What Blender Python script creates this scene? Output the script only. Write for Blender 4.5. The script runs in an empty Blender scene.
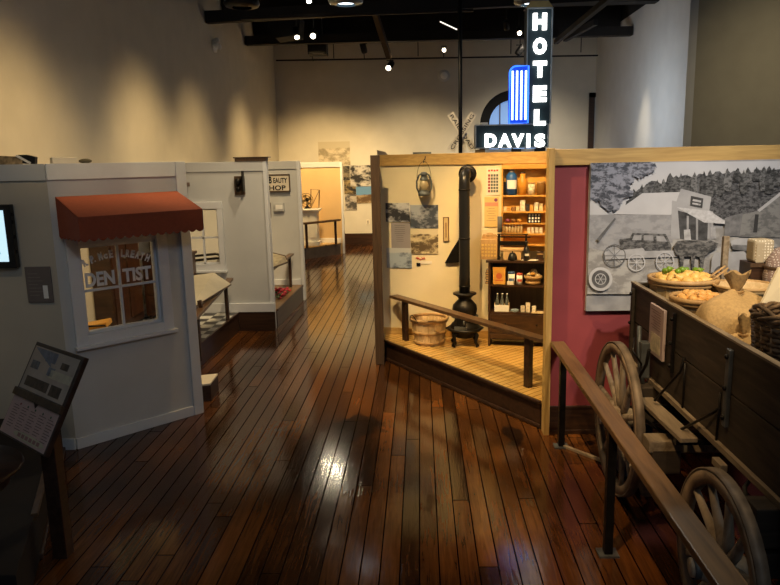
import bpy, bmesh, math, random
from mathutils import Vector, Matrix
random.seed(7)
S = bpy.context.scene
COL = S.collection
R = math.radians

# ---------------------------------------------------------------- camera
F, PX, PY, H = 695.0, 400.0, 292.5, 2.40
YAW, PITCH, ROLL = R(1.8), R(10.75), math.atan(.020)
cf = Vector((-math.sin(YAW)*math.cos(PITCH), math.cos(YAW)*math.cos(PITCH), -math.sin(PITCH)))
r0 = Vector((math.cos(YAW), math.sin(YAW), 0)); u0 = r0.cross(cf)
cr = math.cos(ROLL)*r0 - math.sin(ROLL)*u0
cu = math.sin(ROLL)*r0 + math.cos(ROLL)*u0
CP = Vector((0, 0, H))
cam = bpy.data.cameras.new('camera'); camo = bpy.data.objects.new('camera', cam); COL.objects.link(camo)
camo.matrix_world = Matrix(((cr.x, cu.x, -cf.x, 0), (cr.y, cu.y, -cf.y, 0), (cr.z, cu.z, -cf.z, H), (0, 0, 0, 1)))
cam.sensor_width = 36; cam.lens = F*36/780; cam.shift_x = -(PX-390)/780; cam.clip_start = .05; cam.clip_end = 100
S.camera = camo

def ray(x, y): return cf + cr*((x-PX)/F) - cu*((y-PY)/F)
def FZ(x, y, z=0.):
    d = ray(x, y); return CP + d*((z-H)/d.z)
def FY(x, y, Y):
    d = ray(x, y); return CP + d*(Y/d.y)
def FX(x, y, X):
    d = ray(x, y); return CP + d*(X/d.x)
def FP(x, y, A, B):
    n = Vector((-(B[1]-A[1]), B[0]-A[0])); d = ray(x, y)
    return CP + d*((n.x*A[0]+n.y*A[1])/(n.x*d.x+n.y*d.y))

# ---------------------------------------------------------------- world + light
w = bpy.data.worlds.new('world'); S.world = w; w.use_nodes = True
w.node_tree.nodes['Background'].inputs[0].default_value = (.55, .7, 1, 1)
w.node_tree.nodes['Background'].inputs[1].default_value = .045
S.view_settings.view_transform = 'Standard'; S.view_settings.look = 'None'
S.view_settings.exposure = 0; S.view_settings.gamma = 1; S.view_settings.use_curve_mapping = False

def light_area(name, loc, to, size, power, col):
    l = bpy.data.lights.new(name, 'AREA'); l.shape = 'RECTANGLE'; l.size = size[0]; l.size_y = size[1]; l.energy = power; l.color = col
    o = bpy.data.objects.new(name, l); COL.objects.link(o); o.location = loc
    o.rotation_euler = (Vector(to)-Vector(loc)).to_track_quat('-Z', 'Y').to_euler(); return o
def spot(name, loc, to, power, col, ang=40, blend=.6, rad=.05):
    l = bpy.data.lights.new(name, 'SPOT'); l.energy = power; l.color = col; l.spot_size = R(ang); l.spot_blend = blend; l.shadow_soft_size = rad
    o = bpy.data.objects.new(name, l); COL.objects.link(o); o.location = loc
    o.rotation_euler = (Vector(to)-Vector(loc)).to_track_quat('-Z', 'Y').to_euler(); return o
WARM = (1, .72, .38); WARM2 = (1, .62, .25); COOL = (.62, .78, 1.0)
light_area('daylight_from_high_windows', (2.5, -2.0, 5.4), (-2.2, 6.5, 1.0), (3, 1.2), 66, (.66, .82, 1.0))
spot('ceiling_fill_near', (-.9, 8.6, 5.2), (-1.3, 8.9, 0), 330, (1, .80, .52), 125, 1, .08)  # added overhead fill for the hall, near and far, without lamp fixtures
spot('ceiling_fill_far', (-.3, 13.4, 5.0), (-.6, 13.4, 0), 260, (1, .80, .52), 125, 1, .08)
spot('ceiling_fill_front', (1.4, 3.4, 5.2), (1.2, 4.2, 0), 90, (1, .74, .45), 110, 1, .1)  # added front fill, no fixture hangs here
WALLC = (1, .68, .30)
for nm, y, p in (('near', 7.2, 500), ('middle', 10.6, 520), ('far', 13.0, 380), ('farthest', 16.4, 560)):
    spot('left_wall_wash_'+nm, (-1.7, y-.6, 5.0), (-4.05, y, .9), p, WALLC, 70, 1, .3)
spot('back_wall_wash_left', (-2.4, 16.4, 4.95), (-2.6, 20.3, .6), 1500, WALLC, 72, 1, .3)
spot('back_wall_wash_middle', (-.2, 16.4, 4.95), (-.2, 20.3, .6), 1000, (1, .74, .40), 76, 1, .3)
spot('back_wall_wash_right', (2.6, 16.4, 4.95), (2.8, 20.3, 1.0), 700, (1, .84, .62), 80, 1, .3)
spot('store_spot_left', (-.9, 5.0, 5.1), (.4, 7.2, 1.3), 980, (1, .72, .36), 56, .6, .06)
spot('store_spot_right', (.5, 4.9, 5.1), (1.05, 7.8, 1.4), 900, (1, .60, .22), 34, .6, .06)
spot('wagon_spot_far', (1.3, 2.4, 4.9), (2.2, 4.9, 1.4), 430, (1, .72, .38), 40, .8, .05)
spot('wagon_spot_near', (2.9, 1.6, 4.9), (2.1, 3.9, 1.4), 330, (1, .72, .38), 42, .8, .05)
spot('floor_spot_right', (-.4, 2.0, 4.9), (1.1, 4.6, 0), 520, (1, .62, .28), 34, 1, .06)
spot('mural_spot', (2.6, 2.2, 4.9), (2.1, 5.86, 1.85), 720, (1, .93, .85), 40, 1, .06)
spot('bay_three_spot', (-1.3, 15.6, 5.1), (-2.8, 17.9, 1.2), 110, (1, .66, .30), 38, .8)
spot('bay_two_spot', (-1.4, 10.0, 5.1), (-3.0, 12.0, 1.3), 420, WARM, 44, .8)
spot('bay_one_spot', (-1.1, 6.6, 5.1), (-2.8, 9.8, 1.5), 400, (1, .74, .42), 34, .9, .03)
spot('dentist_room_spot', (-2.6, 7.4, 5.1), (-3.7, 9.0, .2), 25, WARM, 34, .8)
spot('right_wall_wash', (4.1, 15.6, 5.3), (4.95, 16.0, 1.7), 380, (1, .80, .54), 34, 1, .1)
light_area('right_wall_fill', (2.8, 14.5, 3.2), (4.95, 15.5, 2.8), (1.2, 1.2), 40, (.85, .92, 1))  # added cool fill panel out in the hall, brightens the right wall
spot('right_front_wall_spot', (6.5, 9.5, 5.3), (7.0, 13.5, 3.0), 260, (1, .80, .50), 80, 1, .2)
spot('aisle_spot', (-.6, 11.0, 5.1), (-.7, 13.6, 0), 260, WARM, 60, 1)
spot('awning_spot', (-1.1, 4.2, 4.9), (-2.2, 6.30, 2.25), 150, (1, .80, .45), 17, .9, .03)
spot('header_spot', (-.6, 2.6, 5.0), (-2.75, 5.75, 2.75), 210, (1, .74, .42), 17, .9, .04)
spot('screen_wall_spot', (-2.9, 2.6, 5.0), (-3.7, 5.5, 2.0), 60, (1, .74, .42), 44, 1, .06)
spot('crossbuck_spot', (-.4, 8.6, 5.0), (.65, 10.3, 2.8), 260, WARM, 26, 1, .05)
spot('far_lamp_beam', (-2.3, 16.4, 5.25), (-.7, 4.9, 0), 60, (1, .84, .58), 24, .8, .05)
spot('pendant_beam', (1.65, 10.4, 4.95), (.5, 3.2, 0), 420, (1, .95, .85), 30, .8, .05)

# ---------------------------------------------------------------- materials
def newmat(n):
    m = bpy.data.materials.new(n); m.use_nodes = True
    nt = m.node_tree; return m, nt, nt.nodes['Principled BSDF']
def NN(nt, t, **k):
    n = nt.nodes.new(t)
    for a, b in k.items(): setattr(n, a, b)
    return n
def c4(c): return (c[0], c[1], c[2], 1)
def mat(name, col, rough=.6, metal=0, var=.12, scale=8, bump=.0, emit=None, es=0, trans=0, spec=.4):
    m, nt, b = newmat(name)
    b.inputs['Roughness'].default_value = rough; b.inputs['Metallic'].default_value = metal
    b.inputs['Specular IOR Level'].default_value = spec
    tc = NN(nt, 'ShaderNodeTexCoord'); no = NN(nt, 'ShaderNodeTexNoise')
    no.inputs['Scale'].default_value = scale; no.inputs['Detail'].default_value = 5
    nt.links.new(tc.outputs['Object'], no.inputs['Vector'])
    ra = NN(nt, 'ShaderNodeValToRGB')
    ra.color_ramp.elements[0].position = .3; ra.color_ramp.elements[1].position = .7
    ra.color_ramp.elements[0].color = c4([max(0, v*(1-var)) for v in col]); ra.color_ramp.elements[1].color = c4([min(1, v*(1+var)) for v in col])
    nt.links.new(no.outputs['Fac'], ra.inputs['Fac']); nt.links.new(ra.outputs['Color'], b.inputs['Base Color'])
    if bump:
        bu = NN(nt, 'ShaderNodeBump'); bu.inputs['Strength'].default_value = bump; bu.inputs['Distance'].default_value = .01
        nt.links.new(no.outputs['Fac'], bu.inputs['Height']); nt.links.new(bu.outputs['Normal'], b.inputs['Normal'])
    if emit: b.inputs['Emission Color'].default_value = c4(emit); b.inputs['Emission Strength'].default_value = es
    if trans: b.inputs['Transmission Weight'].default_value = trans
    return m
def wood(name, c1, c2, rough=.45, ax=0, scale=3, stretch=14, bump=.15, seed=0):
    m, nt, b = newmat(name)
    tc = NN(nt, 'ShaderNodeTexCoord'); mp = NN(nt, 'ShaderNodeMapping')
    sc = [stretch]*3; sc[ax] = 1; mp.inputs['Scale'].default_value = sc; mp.inputs['Location'].default_value = (seed, seed*2, 0)
    no = NN(nt, 'ShaderNodeTexNoise'); no.inputs['Scale'].default_value = scale; no.inputs['Detail'].default_value = 8; no.inputs['Distortion'].default_value = .8
    ra = NN(nt, 'ShaderNodeValToRGB'); ra.color_ramp.elements[0].position = .32; ra.color_ramp.elements[1].position = .68
    ra.color_ramp.elements[0].color = c4(c1); ra.color_ramp.elements[1].color = c4(c2)
    nt.links.new(tc.outputs['Object'], mp.inputs[0]); nt.links.new(mp.outputs[0], no.inputs['Vector'])
    nt.links.new(no.outputs['Fac'], ra.inputs[0]); nt.links.new(ra.outputs[0], b.inputs['Base Color'])
    b.inputs['Roughness'].default_value = rough
    bu = NN(nt, 'ShaderNodeBump'); bu.inputs['Strength'].default_value = bump; bu.inputs['Distance'].default_value = .004
    nt.links.new(no.outputs['Fac'], bu.inputs['Height']); nt.links.new(bu.outputs[0], b.inputs['Normal'])
    return m
def boards(name, rot, bw, bl, ca, cb, gap, rough, bumpd=.004, noisew=.5, spec=.5, wear=False):
    m, nt, b = newmat(name); L = nt.links.new
    tc = NN(nt, 'ShaderNodeTexCoord'); mp = NN(nt, 'ShaderNodeMapping'); mp.inputs['Rotation'].default_value = (0, 0, rot)
    L(tc.outputs['Object'], mp.inputs[0])
    br = NN(nt, 'ShaderNodeTexBrick'); br.offset = 0
    br.inputs['Scale'].default_value = 1; br.inputs['Brick Width'].default_value = bl; br.inputs['Row Height'].default_value = bw
    br.inputs['Mortar Size'].default_value = .0045 if wear else .004; br.inputs['Mortar Smooth'].default_value = .2; br.inputs['Bias'].default_value = 0
    br.inputs['Color1'].default_value = (0, 0, 0, 1); br.inputs['Color2'].default_value = (1, 1, 1, 1); br.inputs['Mortar'].default_value = (.5, .5, .5, 1)
    # each row of boards starts at its own random place
    s1 = NN(nt, 'ShaderNodeSeparateXYZ'); L(mp.outputs[0], s1.inputs[0]); dv = NN(nt, 'ShaderNodeMath', operation='DIVIDE'); dv.inputs[1].default_value = bw; L(s1.outputs[1], dv.inputs[0])
    fl = NN(nt, 'ShaderNodeMath', operation='FLOOR'); L(dv.outputs[0], fl.inputs[0]); wn = NN(nt, 'ShaderNodeTexWhiteNoise', noise_dimensions='1D'); L(fl.outputs[0], wn.inputs['W'])
    ma = NN(nt, 'ShaderNodeMath', operation='MULTIPLY_ADD'); ma.inputs[1].default_value = bl*3; L(wn.outputs['Value'], ma.inputs[0]); L(s1.outputs[0], ma.inputs[2])
    cx_ = NN(nt, 'ShaderNodeCombineXYZ'); L(ma.outputs[0], cx_.inputs[0]); L(s1.outputs[1], cx_.inputs[1]); L(cx_.outputs[0], br.inputs['Vector'])
    m2 = NN(nt, 'ShaderNodeMapping'); m2.inputs['Scale'].default_value = (1.2, 16, 1); L(mp.outputs[0], m2.inputs[0])
    no = NN(nt, 'ShaderNodeTexNoise'); no.inputs['Scale'].default_value = 2.2; no.inputs['Detail'].default_value = 8; no.inputs['Distortion'].default_value = 1.2
    L(m2.outputs[0], no.inputs['Vector'])
    mx = NN(nt, 'ShaderNodeMix', data_type='FLOAT'); mx.inputs[0].default_value = noisew
    L(br.outputs['Color'], mx.inputs[2]); L(no.outputs['Fac'], mx.inputs[3])
    ra = NN(nt, 'ShaderNodeValToRGB'); ra.color_ramp.elements[0].position = .25; ra.color_ramp.elements[1].position = .75
    ra.color_ramp.elements[0].color = c4(ca); ra.color_ramp.elements[1].color = c4(cb); L(mx.outputs[0], ra.inputs[0])
    col = ra.outputs[0]
    big = NN(nt, 'ShaderNodeTexNoise'); big.inputs['Scale'].default_value = 1.1; big.inputs['Detail'].default_value = 6; L(mp.outputs[0], big.inputs['Vector'])
    if wear:
        r3 = NN(nt, 'ShaderNodeValToRGB'); r3.color_ramp.elements[0].position = .33; r3.color_ramp.elements[0].color = (.35, .33, .33, 1)
        r3.color_ramp.elements[1].position = .6; r3.color_ramp.elements[1].color = (1.15, 1.1, 1.05, 1); L(big.outputs['Fac'], r3.inputs[0])
        mw = NN(nt, 'ShaderNodeMix', data_type='RGBA', blend_type='MULTIPLY'); mw.inputs[0].default_value = .8
        L(col, mw.inputs[6]); L(r3.outputs[0], mw.inputs[7]); col = mw.outputs[2]
    if wear:   # dark irregular patches mixed into the board colour
        for (sx_, sy_, rx_, ry_) in DARK_PATCHES:
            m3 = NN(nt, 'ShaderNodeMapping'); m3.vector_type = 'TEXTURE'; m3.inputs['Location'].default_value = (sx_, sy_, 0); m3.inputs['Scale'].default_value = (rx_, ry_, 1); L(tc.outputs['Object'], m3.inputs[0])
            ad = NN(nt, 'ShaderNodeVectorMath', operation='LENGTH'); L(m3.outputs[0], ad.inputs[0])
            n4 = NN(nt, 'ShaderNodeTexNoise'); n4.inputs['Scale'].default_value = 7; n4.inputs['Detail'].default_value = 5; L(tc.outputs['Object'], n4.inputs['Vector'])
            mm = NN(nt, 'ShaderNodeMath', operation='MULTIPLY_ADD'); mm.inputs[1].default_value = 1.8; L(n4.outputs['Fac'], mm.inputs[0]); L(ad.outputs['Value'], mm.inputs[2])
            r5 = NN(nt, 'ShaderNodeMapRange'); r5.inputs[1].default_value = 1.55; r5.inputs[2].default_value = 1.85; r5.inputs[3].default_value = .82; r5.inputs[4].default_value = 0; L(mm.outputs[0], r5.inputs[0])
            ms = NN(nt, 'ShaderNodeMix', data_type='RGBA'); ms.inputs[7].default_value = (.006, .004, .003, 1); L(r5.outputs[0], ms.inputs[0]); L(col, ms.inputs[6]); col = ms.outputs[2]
    mg = NN(nt, 'ShaderNodeMix', data_type='RGBA'); mg.inputs[7].default_value = c4(gap)
    L(br.outputs['Fac'], mg.inputs[0]); L(col, mg.inputs[6]); L(mg.outputs[2], b.inputs['Base Color'])
    rr = NN(nt, 'ShaderNodeMapRange'); rr.inputs[3].default_value = rough*.75; rr.inputs[4].default_value = rough*1.35
    L(no.outputs['Fac'], rr.inputs[0]); L(rr.outputs[0], b.inputs['Roughness']); sg = NN(nt, 'ShaderNodeMapRange'); sg.inputs[3].default_value = spec; sg.inputs[4].default_value = 0; L(br.outputs['Fac'], sg.inputs[0]); L(sg.outputs[0], b.inputs['Specular IOR Level'])
    # height: gaps + board cupping + slow waves
    a1 = NN(nt, 'ShaderNodeMath', operation='MULTIPLY_ADD'); a1.inputs[1].default_value = -1.0; L(br.outputs['Fac'], a1.inputs[0])
    a0 = NN(nt, 'ShaderNodeMath', operation='MULTIPLY'); a0.inputs[1].default_value = .35; L(big.outputs['Fac'], a0.inputs[0]); L(a0.outputs[0], a1.inputs[2])
    a2 = NN(nt, 'ShaderNodeMath', operation='MULTIPLY_ADD'); a2.inputs[1].default_value = .25; L(no.outputs['Fac'], a2.inputs[0]); L(a1.outputs[0], a2.inputs[2])
    bu = NN(nt, 'ShaderNodeBump'); bu.inputs['Strength'].default_value = .55; bu.inputs['Distance'].default_value = bumpd
    L(a2.outputs[0], bu.inputs['Height']); L(bu.outputs[0], b.inputs['Normal'])
    return m
def checker(name, a, b_, size, rot=0, rough=.35):
    m, nt, b = newmat(name)
    tc = NN(nt, 'ShaderNodeTexCoord'); mp = NN(nt, 'ShaderNodeMapping'); mp.inputs['Rotation'].default_value = (0, 0, rot); mp.inputs['Location'].default_value = (.013, .017, .5)
    ch = NN(nt, 'ShaderNodeTexChecker'); ch.inputs['Scale'].default_value = 1/size; ch.inputs[1].default_value = c4(a); ch.inputs[2].default_value = c4(b_)
    nt.links.new(tc.outputs['Object'], mp.inputs[0]); nt.links.new(mp.outputs[0], ch.inputs[0]); nt.links.new(ch.outputs[0], b.inputs['Base Color'])
    b.inputs['Roughness'].default_value = rough
    return m
def glass(name, tint=(1, 1, 1), op=.12):
    m, nt, b = newmat(name); L = nt.links.new
    out = nt.nodes['Material Output']; tr = NN(nt, 'ShaderNodeBsdfTransparent'); tr.inputs[0].default_value = c4(tint)
    gl = NN(nt, 'ShaderNodeBsdfGlossy'); gl.inputs['Roughness'].default_value = .03
    mi = NN(nt, 'ShaderNodeMixShader'); fr = NN(nt, 'ShaderNodeFresnel'); fr.inputs[0].default_value = 1.45
    L(fr.outputs[0], mi.inputs[0]); L(tr.outputs[0], mi.inputs[1]); L(gl.outputs[0], mi.inputs[2]); L(mi.outputs[0], out.inputs[0])
    return m
def emis(name, col, s):
    m, nt, b = newmat(name); b.inputs['Base Color'].default_value = c4(col); b.inputs['Emission Color'].default_value = c4(col); b.inputs['Emission Strength'].default_value = s
    return m

M = {}
floorz = lambda x, y: FZ(x, y, 0)
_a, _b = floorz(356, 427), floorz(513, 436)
DARK_PATCHES = [(_a.x-1.5, _a.y-9, .26, .40), (_b.x-1.5, _b.y-9, .10, .30)]
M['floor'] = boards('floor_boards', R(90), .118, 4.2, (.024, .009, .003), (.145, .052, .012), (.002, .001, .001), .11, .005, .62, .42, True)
M['oak'] = boards('oak_floor', R(-42), .07, 1.4, (.50, .29, .075), (.66, .41, .12), (.18, .09, .02), .28, .002, .5)
M['wall'] = mat('cream_paint', (.60, .56, .47), .75, var=.04, scale=3, bump=.02)
M['greywall'] = mat('pale_grey_paint', (.55, .56, .55), .7, var=.04, scale=3, bump=.02)
M['trim'] = mat('grey_white_trim', (.52, .53, .53), .5, var=.03, scale=3)
M['whitetrim'] = mat('white_gloss_trim', (.68, .70, .72), .4, var=.03)
M['tan'] = mat('tan_orange_paint', (.62, .42, .20), .7, var=.05, scale=2)
M['storewall'] = mat('store_cream_paint', (.70, .60, .38), .7, var=.05, scale=3)
M['red'] = mat('burgundy_paint', (.26, .045, .050), .65, var=.08, scale=4)
M['pine'] = wood('pine_trim', (.42, .25, .075), (.58, .37, .12), .45, 0, 2.5, 12)
M['pinev'] = wood('pine_trim_vertical', (.44, .27, .08), (.58, .38, .13), .45, 2, 2.5, 12)
M['dark'] = wood('dark_stained_base', (.022, .010, .006), (.055, .026, .014), .35, 0, 2, 14)
M['darky'] = wood('dark_stained_base_deep', (.022, .010, .006), (.055, .026, .014), .35, 1, 2, 14)
M['darkpost'] = wood('dark_brown_post', (.05, .028, .014), (.10, .058, .03), .45, 2, 2, 14)
M['rail'] = wood('walnut_rail', (.06, .03, .014), (.13, .07, .03), .35, 1, 2, 12)
M['rail2'] = wood('brown_oak_rail', (.11, .06, .024), (.22, .125, .05), .38, 1, 2, 12)
M['blacksteel'] = mat('black_steel', (.012, .012, .013), .45, .6, .2)
M['ceil'] = mat('black_ceiling', (.006, .006, .007), .8, 0, .3, 2)
M['iron'] = mat('cast_iron', (.018, .016, .014), .42, .7, .3, 14, .2)
M['grayiron'] = mat('weathered_iron', (.11, .12, .12), .55, .5, .35, 10, .3)
M['wagon'] = wood('old_wagon_board', (.022, .015, .009), (.058, .042, .026), .7, 1, 2.5, 10, .4)
M['wagonx'] = wood('old_wagon_board_end', (.022, .015, .009), (.058, .042, .026), .7, 0, 2.5, 10, .4)
M['wheel'] = wood('grey_wheel_wood', (.24, .19, .13), (.56, .47, .34), .75, 2, 4, 4, .4)
M['rim'] = mat('rusty_wheel_rim', (.30, .22, .14), .7, .2, .45, 9, .4)
M['plank'] = wood('worn_plank', (.16, .12, .075), (.30, .24, .16), .65, 1, 2.5, 10, .3)
M['awning'] = mat('brick_red_canvas', (.27, .060, .026), .8, 0, .08, 30, .1)
M['glass'] = glass('window_glass')
M['letter'] = mat('pale_grey_letters', (.85, .85, .82), .5, var=.03)
M['black'] = mat('black_plastic', (.01, .01, .011), .35)
M['screen'] = emis('lit_blue_screen', (.60, .86, 1.0), .95)
M['plate'] = mat('brown_grey_plate', (.16, .135, .125), .5, var=.06)
M['paper'] = mat('cream_paper', (.70, .64, .52), .7, var=.05)
M['white'] = mat('white_paint', (.78, .77, .72), .55, var=.03)
M['tanwood'] = wood('basket_splint', (.50, .33, .14), (.70, .52, .28), .65, 2, 3, 10, .3)
M['hoop'] = wood('basket_hoop', (.36, .21, .08), (.50, .32, .13), .6, 2, 3, 6, .3)
M['orangewood'] = wood('varnished_pine', (.52, .25, .04), (.68, .37, .075), .4, 0, 2, 10)
M['cab'] = wood('dark_walnut_cabinet', (.026, .012, .006), (.07, .034, .015), .3, 0, 2, 10)
M['mahog'] = wood('mahogany_cabinet', (.026, .010, .005), (.07, .026, .011), .3, 2, 2, 10)

# ---------------------------------------------------------------- geometry helpers
class MB:
    def __init__(s): s.v = []; s.f = []; s.mi = []; s.sm = []
    def add(s, vs, fs, mi=0, smooth=False):
        o = len(s.v); s.v += [Vector(p) for p in vs]
        for f in fs: s.f.append([i+o for i in f]); s.mi.append(mi); s.sm.append(smooth)
        return s
    def box(s, c, d, X=(1, 0, 0), Y=(0, 1, 0), Z=None, mi=0, taper=1.0):
        X = Vector(X).normalized(); Y = Vector(Y).normalized(); Z = Vector(Z).normalized() if Z else X.cross(Y).normalized(); c = Vector(c)
        vs = []
        for k in (-1, 1):
            t = taper if k > 0 else 1
            for (i, j) in ((-1, -1), (1, -1), (1, 1), (-1, 1)): vs.append(c + X*(i*d[0]/2*t) + Y*(j*d[1]/2*t) + Z*(k*d[2]/2))
        return s.add(vs, [(3, 2, 1, 0), (4, 5, 6, 7), (0, 1, 5, 4), (1, 2, 6, 5), (2, 3, 7, 6), (3, 0, 4, 7)], mi)
    def bb(s, a, b, mi=0):   # axis-aligned from corners
        a = Vector(a); b = Vector(b); return s.box((a+b)/2, [abs(b[i]-a[i]) for i in range(3)], mi=mi)
    def bar(s, a, b, w_, h_, up=(0, 0, 1), mi=0):   # box beam from a to b, w_ sideways, h_ along up
        a = Vector(a); b = Vector(b); d = (b-a); Y = d.normalized(); up = Vector(up)
        if abs(Y.dot(up)) > .98: up = Vector((0, 1, 0))
        X = Y.cross(up).normalized(); Z = X.cross(Y)
        return s.box((a+b)/2, (w_, d.length, h_), X, Y, Z, mi)
    def cyl(s, a, b, r, r2=None, n=16, mi=0, smooth=True, caps=True):
        a = Vector(a); b = Vector(b); r2 = r if r2 is None else r2; d = (b-a).normalized()
        X = d.cross(Vector((0, 0, 1)) if abs(d.z) < .9 else Vector((1, 0, 0))).normalized(); Y = d.cross(X)
        vs = [a + X*(r*math.cos(2*math.pi*i/n)) + Y*(r*math.sin(2*math.pi*i/n)) for i in range(n)]
        vs += [b + X*(r2*math.cos(2*math.pi*i/n)) + Y*(r2*math.sin(2*math.pi*i/n)) for i in range(n)]
        s.add(vs, [(i, (i+1) % n, n+(i+1) % n, n+i) for i in range(n)], mi, smooth)
        if caps: s.add(vs[:n], [tuple(reversed(range(n)))], mi); s.add(vs[n:], [tuple(range(n))], mi)
        return s
    def tube(s, pts, r, n=8, mi=0, closed=False):
        pts = [Vector(p) for p in pts]; m = len(pts); rings = []
        prev = None
        for i, p in enumerate(pts):
            if closed: t = pts[(i+1) % m]-pts[i-1]
            else: t = pts[min(i+1, m-1)]-pts[max(i-1, 0)]
            t.normalize()
            ref = prev if prev is not None else (Vector((0, 0, 1)) if abs(t.z) < .9 else Vector((1, 0, 0)))
            X = (ref - t*ref.dot(t)).normalized(); Y = t.cross(X); prev = X
            rr = r[i] if isinstance(r, (list, tuple)) else r
            rings.append([p + X*(rr*math.cos(2*math.pi*k/n)) + Y*(rr*math.sin(2*math.pi*k/n)) for k in range(n)])
        vs = [v for q in rings for v in q]; fs = []
        for i in range(m if closed else m-1):
            a = i*n; b = ((i+1) % m)*n
            for k in range(n): fs.append((a+k, a+(k+1) % n, b+(k+1) % n, b+k))
        s.add(vs, fs, mi, True)
        if not closed: s.add(rings[0], [tuple(reversed(range(n)))], mi); s.add(rings[-1], [tuple(range(n))], mi)
        return s
    def lathe(s, c, prof, n=28, mi=0, ax=None, mod=None, a0=0, a1=2*math.pi):
        c = Vector(c); ax = Vector(ax).normalized() if ax else Vector((0, 0, 1))
        q = Vector((0, 0, 1)).rotation_difference(ax); vs = []; full = abs(a1-a0-2*math.pi) < 1e-6; nn = n if full else n+1
        for (r, z) in prof:
            for i in range(nn):
                a = a0 + (a1-a0)*i/n; k = mod(a, z) if mod else 1
                vs.append(c + q @ Vector((r*k*math.cos(a), r*k*math.sin(a), z)))
        fs = []
        for j in range(len(prof)-1):
            for i in range(n):
                fs.append((j*nn+i, j*nn+(i+1) % nn, (j+1)*nn+(i+1) % nn, (j+1)*nn+i))
        return s.add(vs, fs, mi, True)
    def prism(s, pts, d, mi=0):   # planar polygon extruded by d
        d = Vector(d); pts = [Vector(p) for p in pts]; n = len(pts)
        return s.add(pts+[p+d for p in pts], [tuple(range(n)), tuple(reversed(range(n, 2*n)))]+[(i, n+i, n+(i+1) % n, (i+1) % n) for i in range(n)], mi)
    def ell(s, c, r, n=14, m=8, mi=0, rot=None, jit=0):
        c = Vector(c); vs = []; rot = rot or Matrix.Identity(3)
        for j in range(m+1):
            th = math.pi*j/m
            for i in range(n):
                ph = 2*math.pi*i/n; k = 1+random.uniform(-jit, jit)
                vs.append(c + rot @ Vector((r[0]*k*math.sin(th)*math.cos(ph), r[1]*k*math.sin(th)*math.sin(ph), r[2]*k*math.cos(th))))
        return s.add(vs, [(j*n+i, j*n+(i+1) % n, (j+1)*n+(i+1) % n, (j+1)*n+i) for j in range(m) for i in range(n)], mi, True)

WM = {}
floorz = lambda x, y: FZ(x, y, 0)
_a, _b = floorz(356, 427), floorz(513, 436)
DARK_PATCHES = [(_a.x-1.5, _a.y-9, .26, .40), (_b.x-1.5, _b.y-9, .10, .30)]
def build(name, mb, mats, parent=None, bevel=0, origin=None, sub=0):
    if not isinstance(mats, (list, tuple)): mats = [mats]
    if parent is None:
        if origin is None:
            xs = [v.x for v in mb.v]; ys = [v.y for v in mb.v]; zs = [v.z for v in mb.v]
            origin = ((min(xs)+max(xs))/2, (min(ys)+max(ys))/2, min(zs))
        wm = Matrix.Translation(Vector(origin))
    else: wm = WM[parent.name]
    inv = wm.inverted()
    me = bpy.data.meshes.new(name); me.from_pydata([inv @ v for v in mb.v], [], mb.f)
    for m in mats: me.materials.append(M[m] if isinstance(m, str) else m)
    for i, p in enumerate(me.polygons): p.material_index = mb.mi[i]; p.use_smooth = mb.sm[i]
    me.update()
    bm = bmesh.new(); bm.from_mesh(me); bmesh.ops.remove_doubles(bm, verts=bm.verts, dist=1e-5); bmesh.ops.recalc_face_normals(bm, faces=bm.faces); bm.to_mesh(me); bm.free()
    o = bpy.data.objects.new(name, me); COL.objects.link(o)
    if parent is None: o.matrix_world = wm
    else: o.parent = parent
    WM[o.name] = wm
    if bevel:
        b = o.modifiers.new('bevel', 'BEVEL'); b.width = bevel; b.segments = 2; b.limit_method = 'ANGLE'; b.angle_limit = R(40)
    if sub:
        b = o.modifiers.new('sub', 'SUBSURF'); b.levels = sub; b.render_levels = sub
    return o
def thing(name, label, cat, loc=(0, 0, 0), rz=0, group=None):
    o = bpy.data.objects.new(name, None); COL.objects.link(o); wm = Matrix.Translation(Vector(loc)) @ Matrix.Rotation(rz, 4, 'Z')
    o.matrix_world = wm; WM[o.name] = wm; o['label'] = label; o['category'] = cat; o.empty_display_size = .1
    if group: o['group'] = group
    return o
def tag(o, label, cat, group=None, kind=None):
    o['label'] = label; o['category'] = cat
    if group: o['group'] = group
    if kind: o['kind'] = kind
    return o
def struct(name, mb, m, bevel=0, parent=None):
    o = build(name, mb, m, parent, bevel)
    if parent is None: o['kind'] = 'structure'
    return o
def kids(o): return [c for c in list(bpy.data.objects) if c.parent == o]
def dup(root, loc, rz=0, label=None, group=None, scale=1, parts=True):
    def cp(o, par):
        c = o.copy(); COL.objects.link(c)
        if par: c.parent = par
        if parts:
            for k in KID.get(o.name, []): cp(k, c)
        return c
    r = cp(root, None); r.matrix_world = Matrix.Translation(Vector(loc)) @ Matrix.Rotation(rz, 4, 'Z') @ Matrix.Scale(scale, 4)
    if label: r['label'] = label
    if group: r['group'] = group
    return r
KID = {}
def reg(root):
    for o in bpy.data.objects:
        if o.parent: KID.setdefault(o.parent.name, [])
    for o in bpy.data.objects:
        if o.parent and o not in KID[o.parent.name]: KID[o.parent.name].append(o)
    return root
_tc = {}
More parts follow.
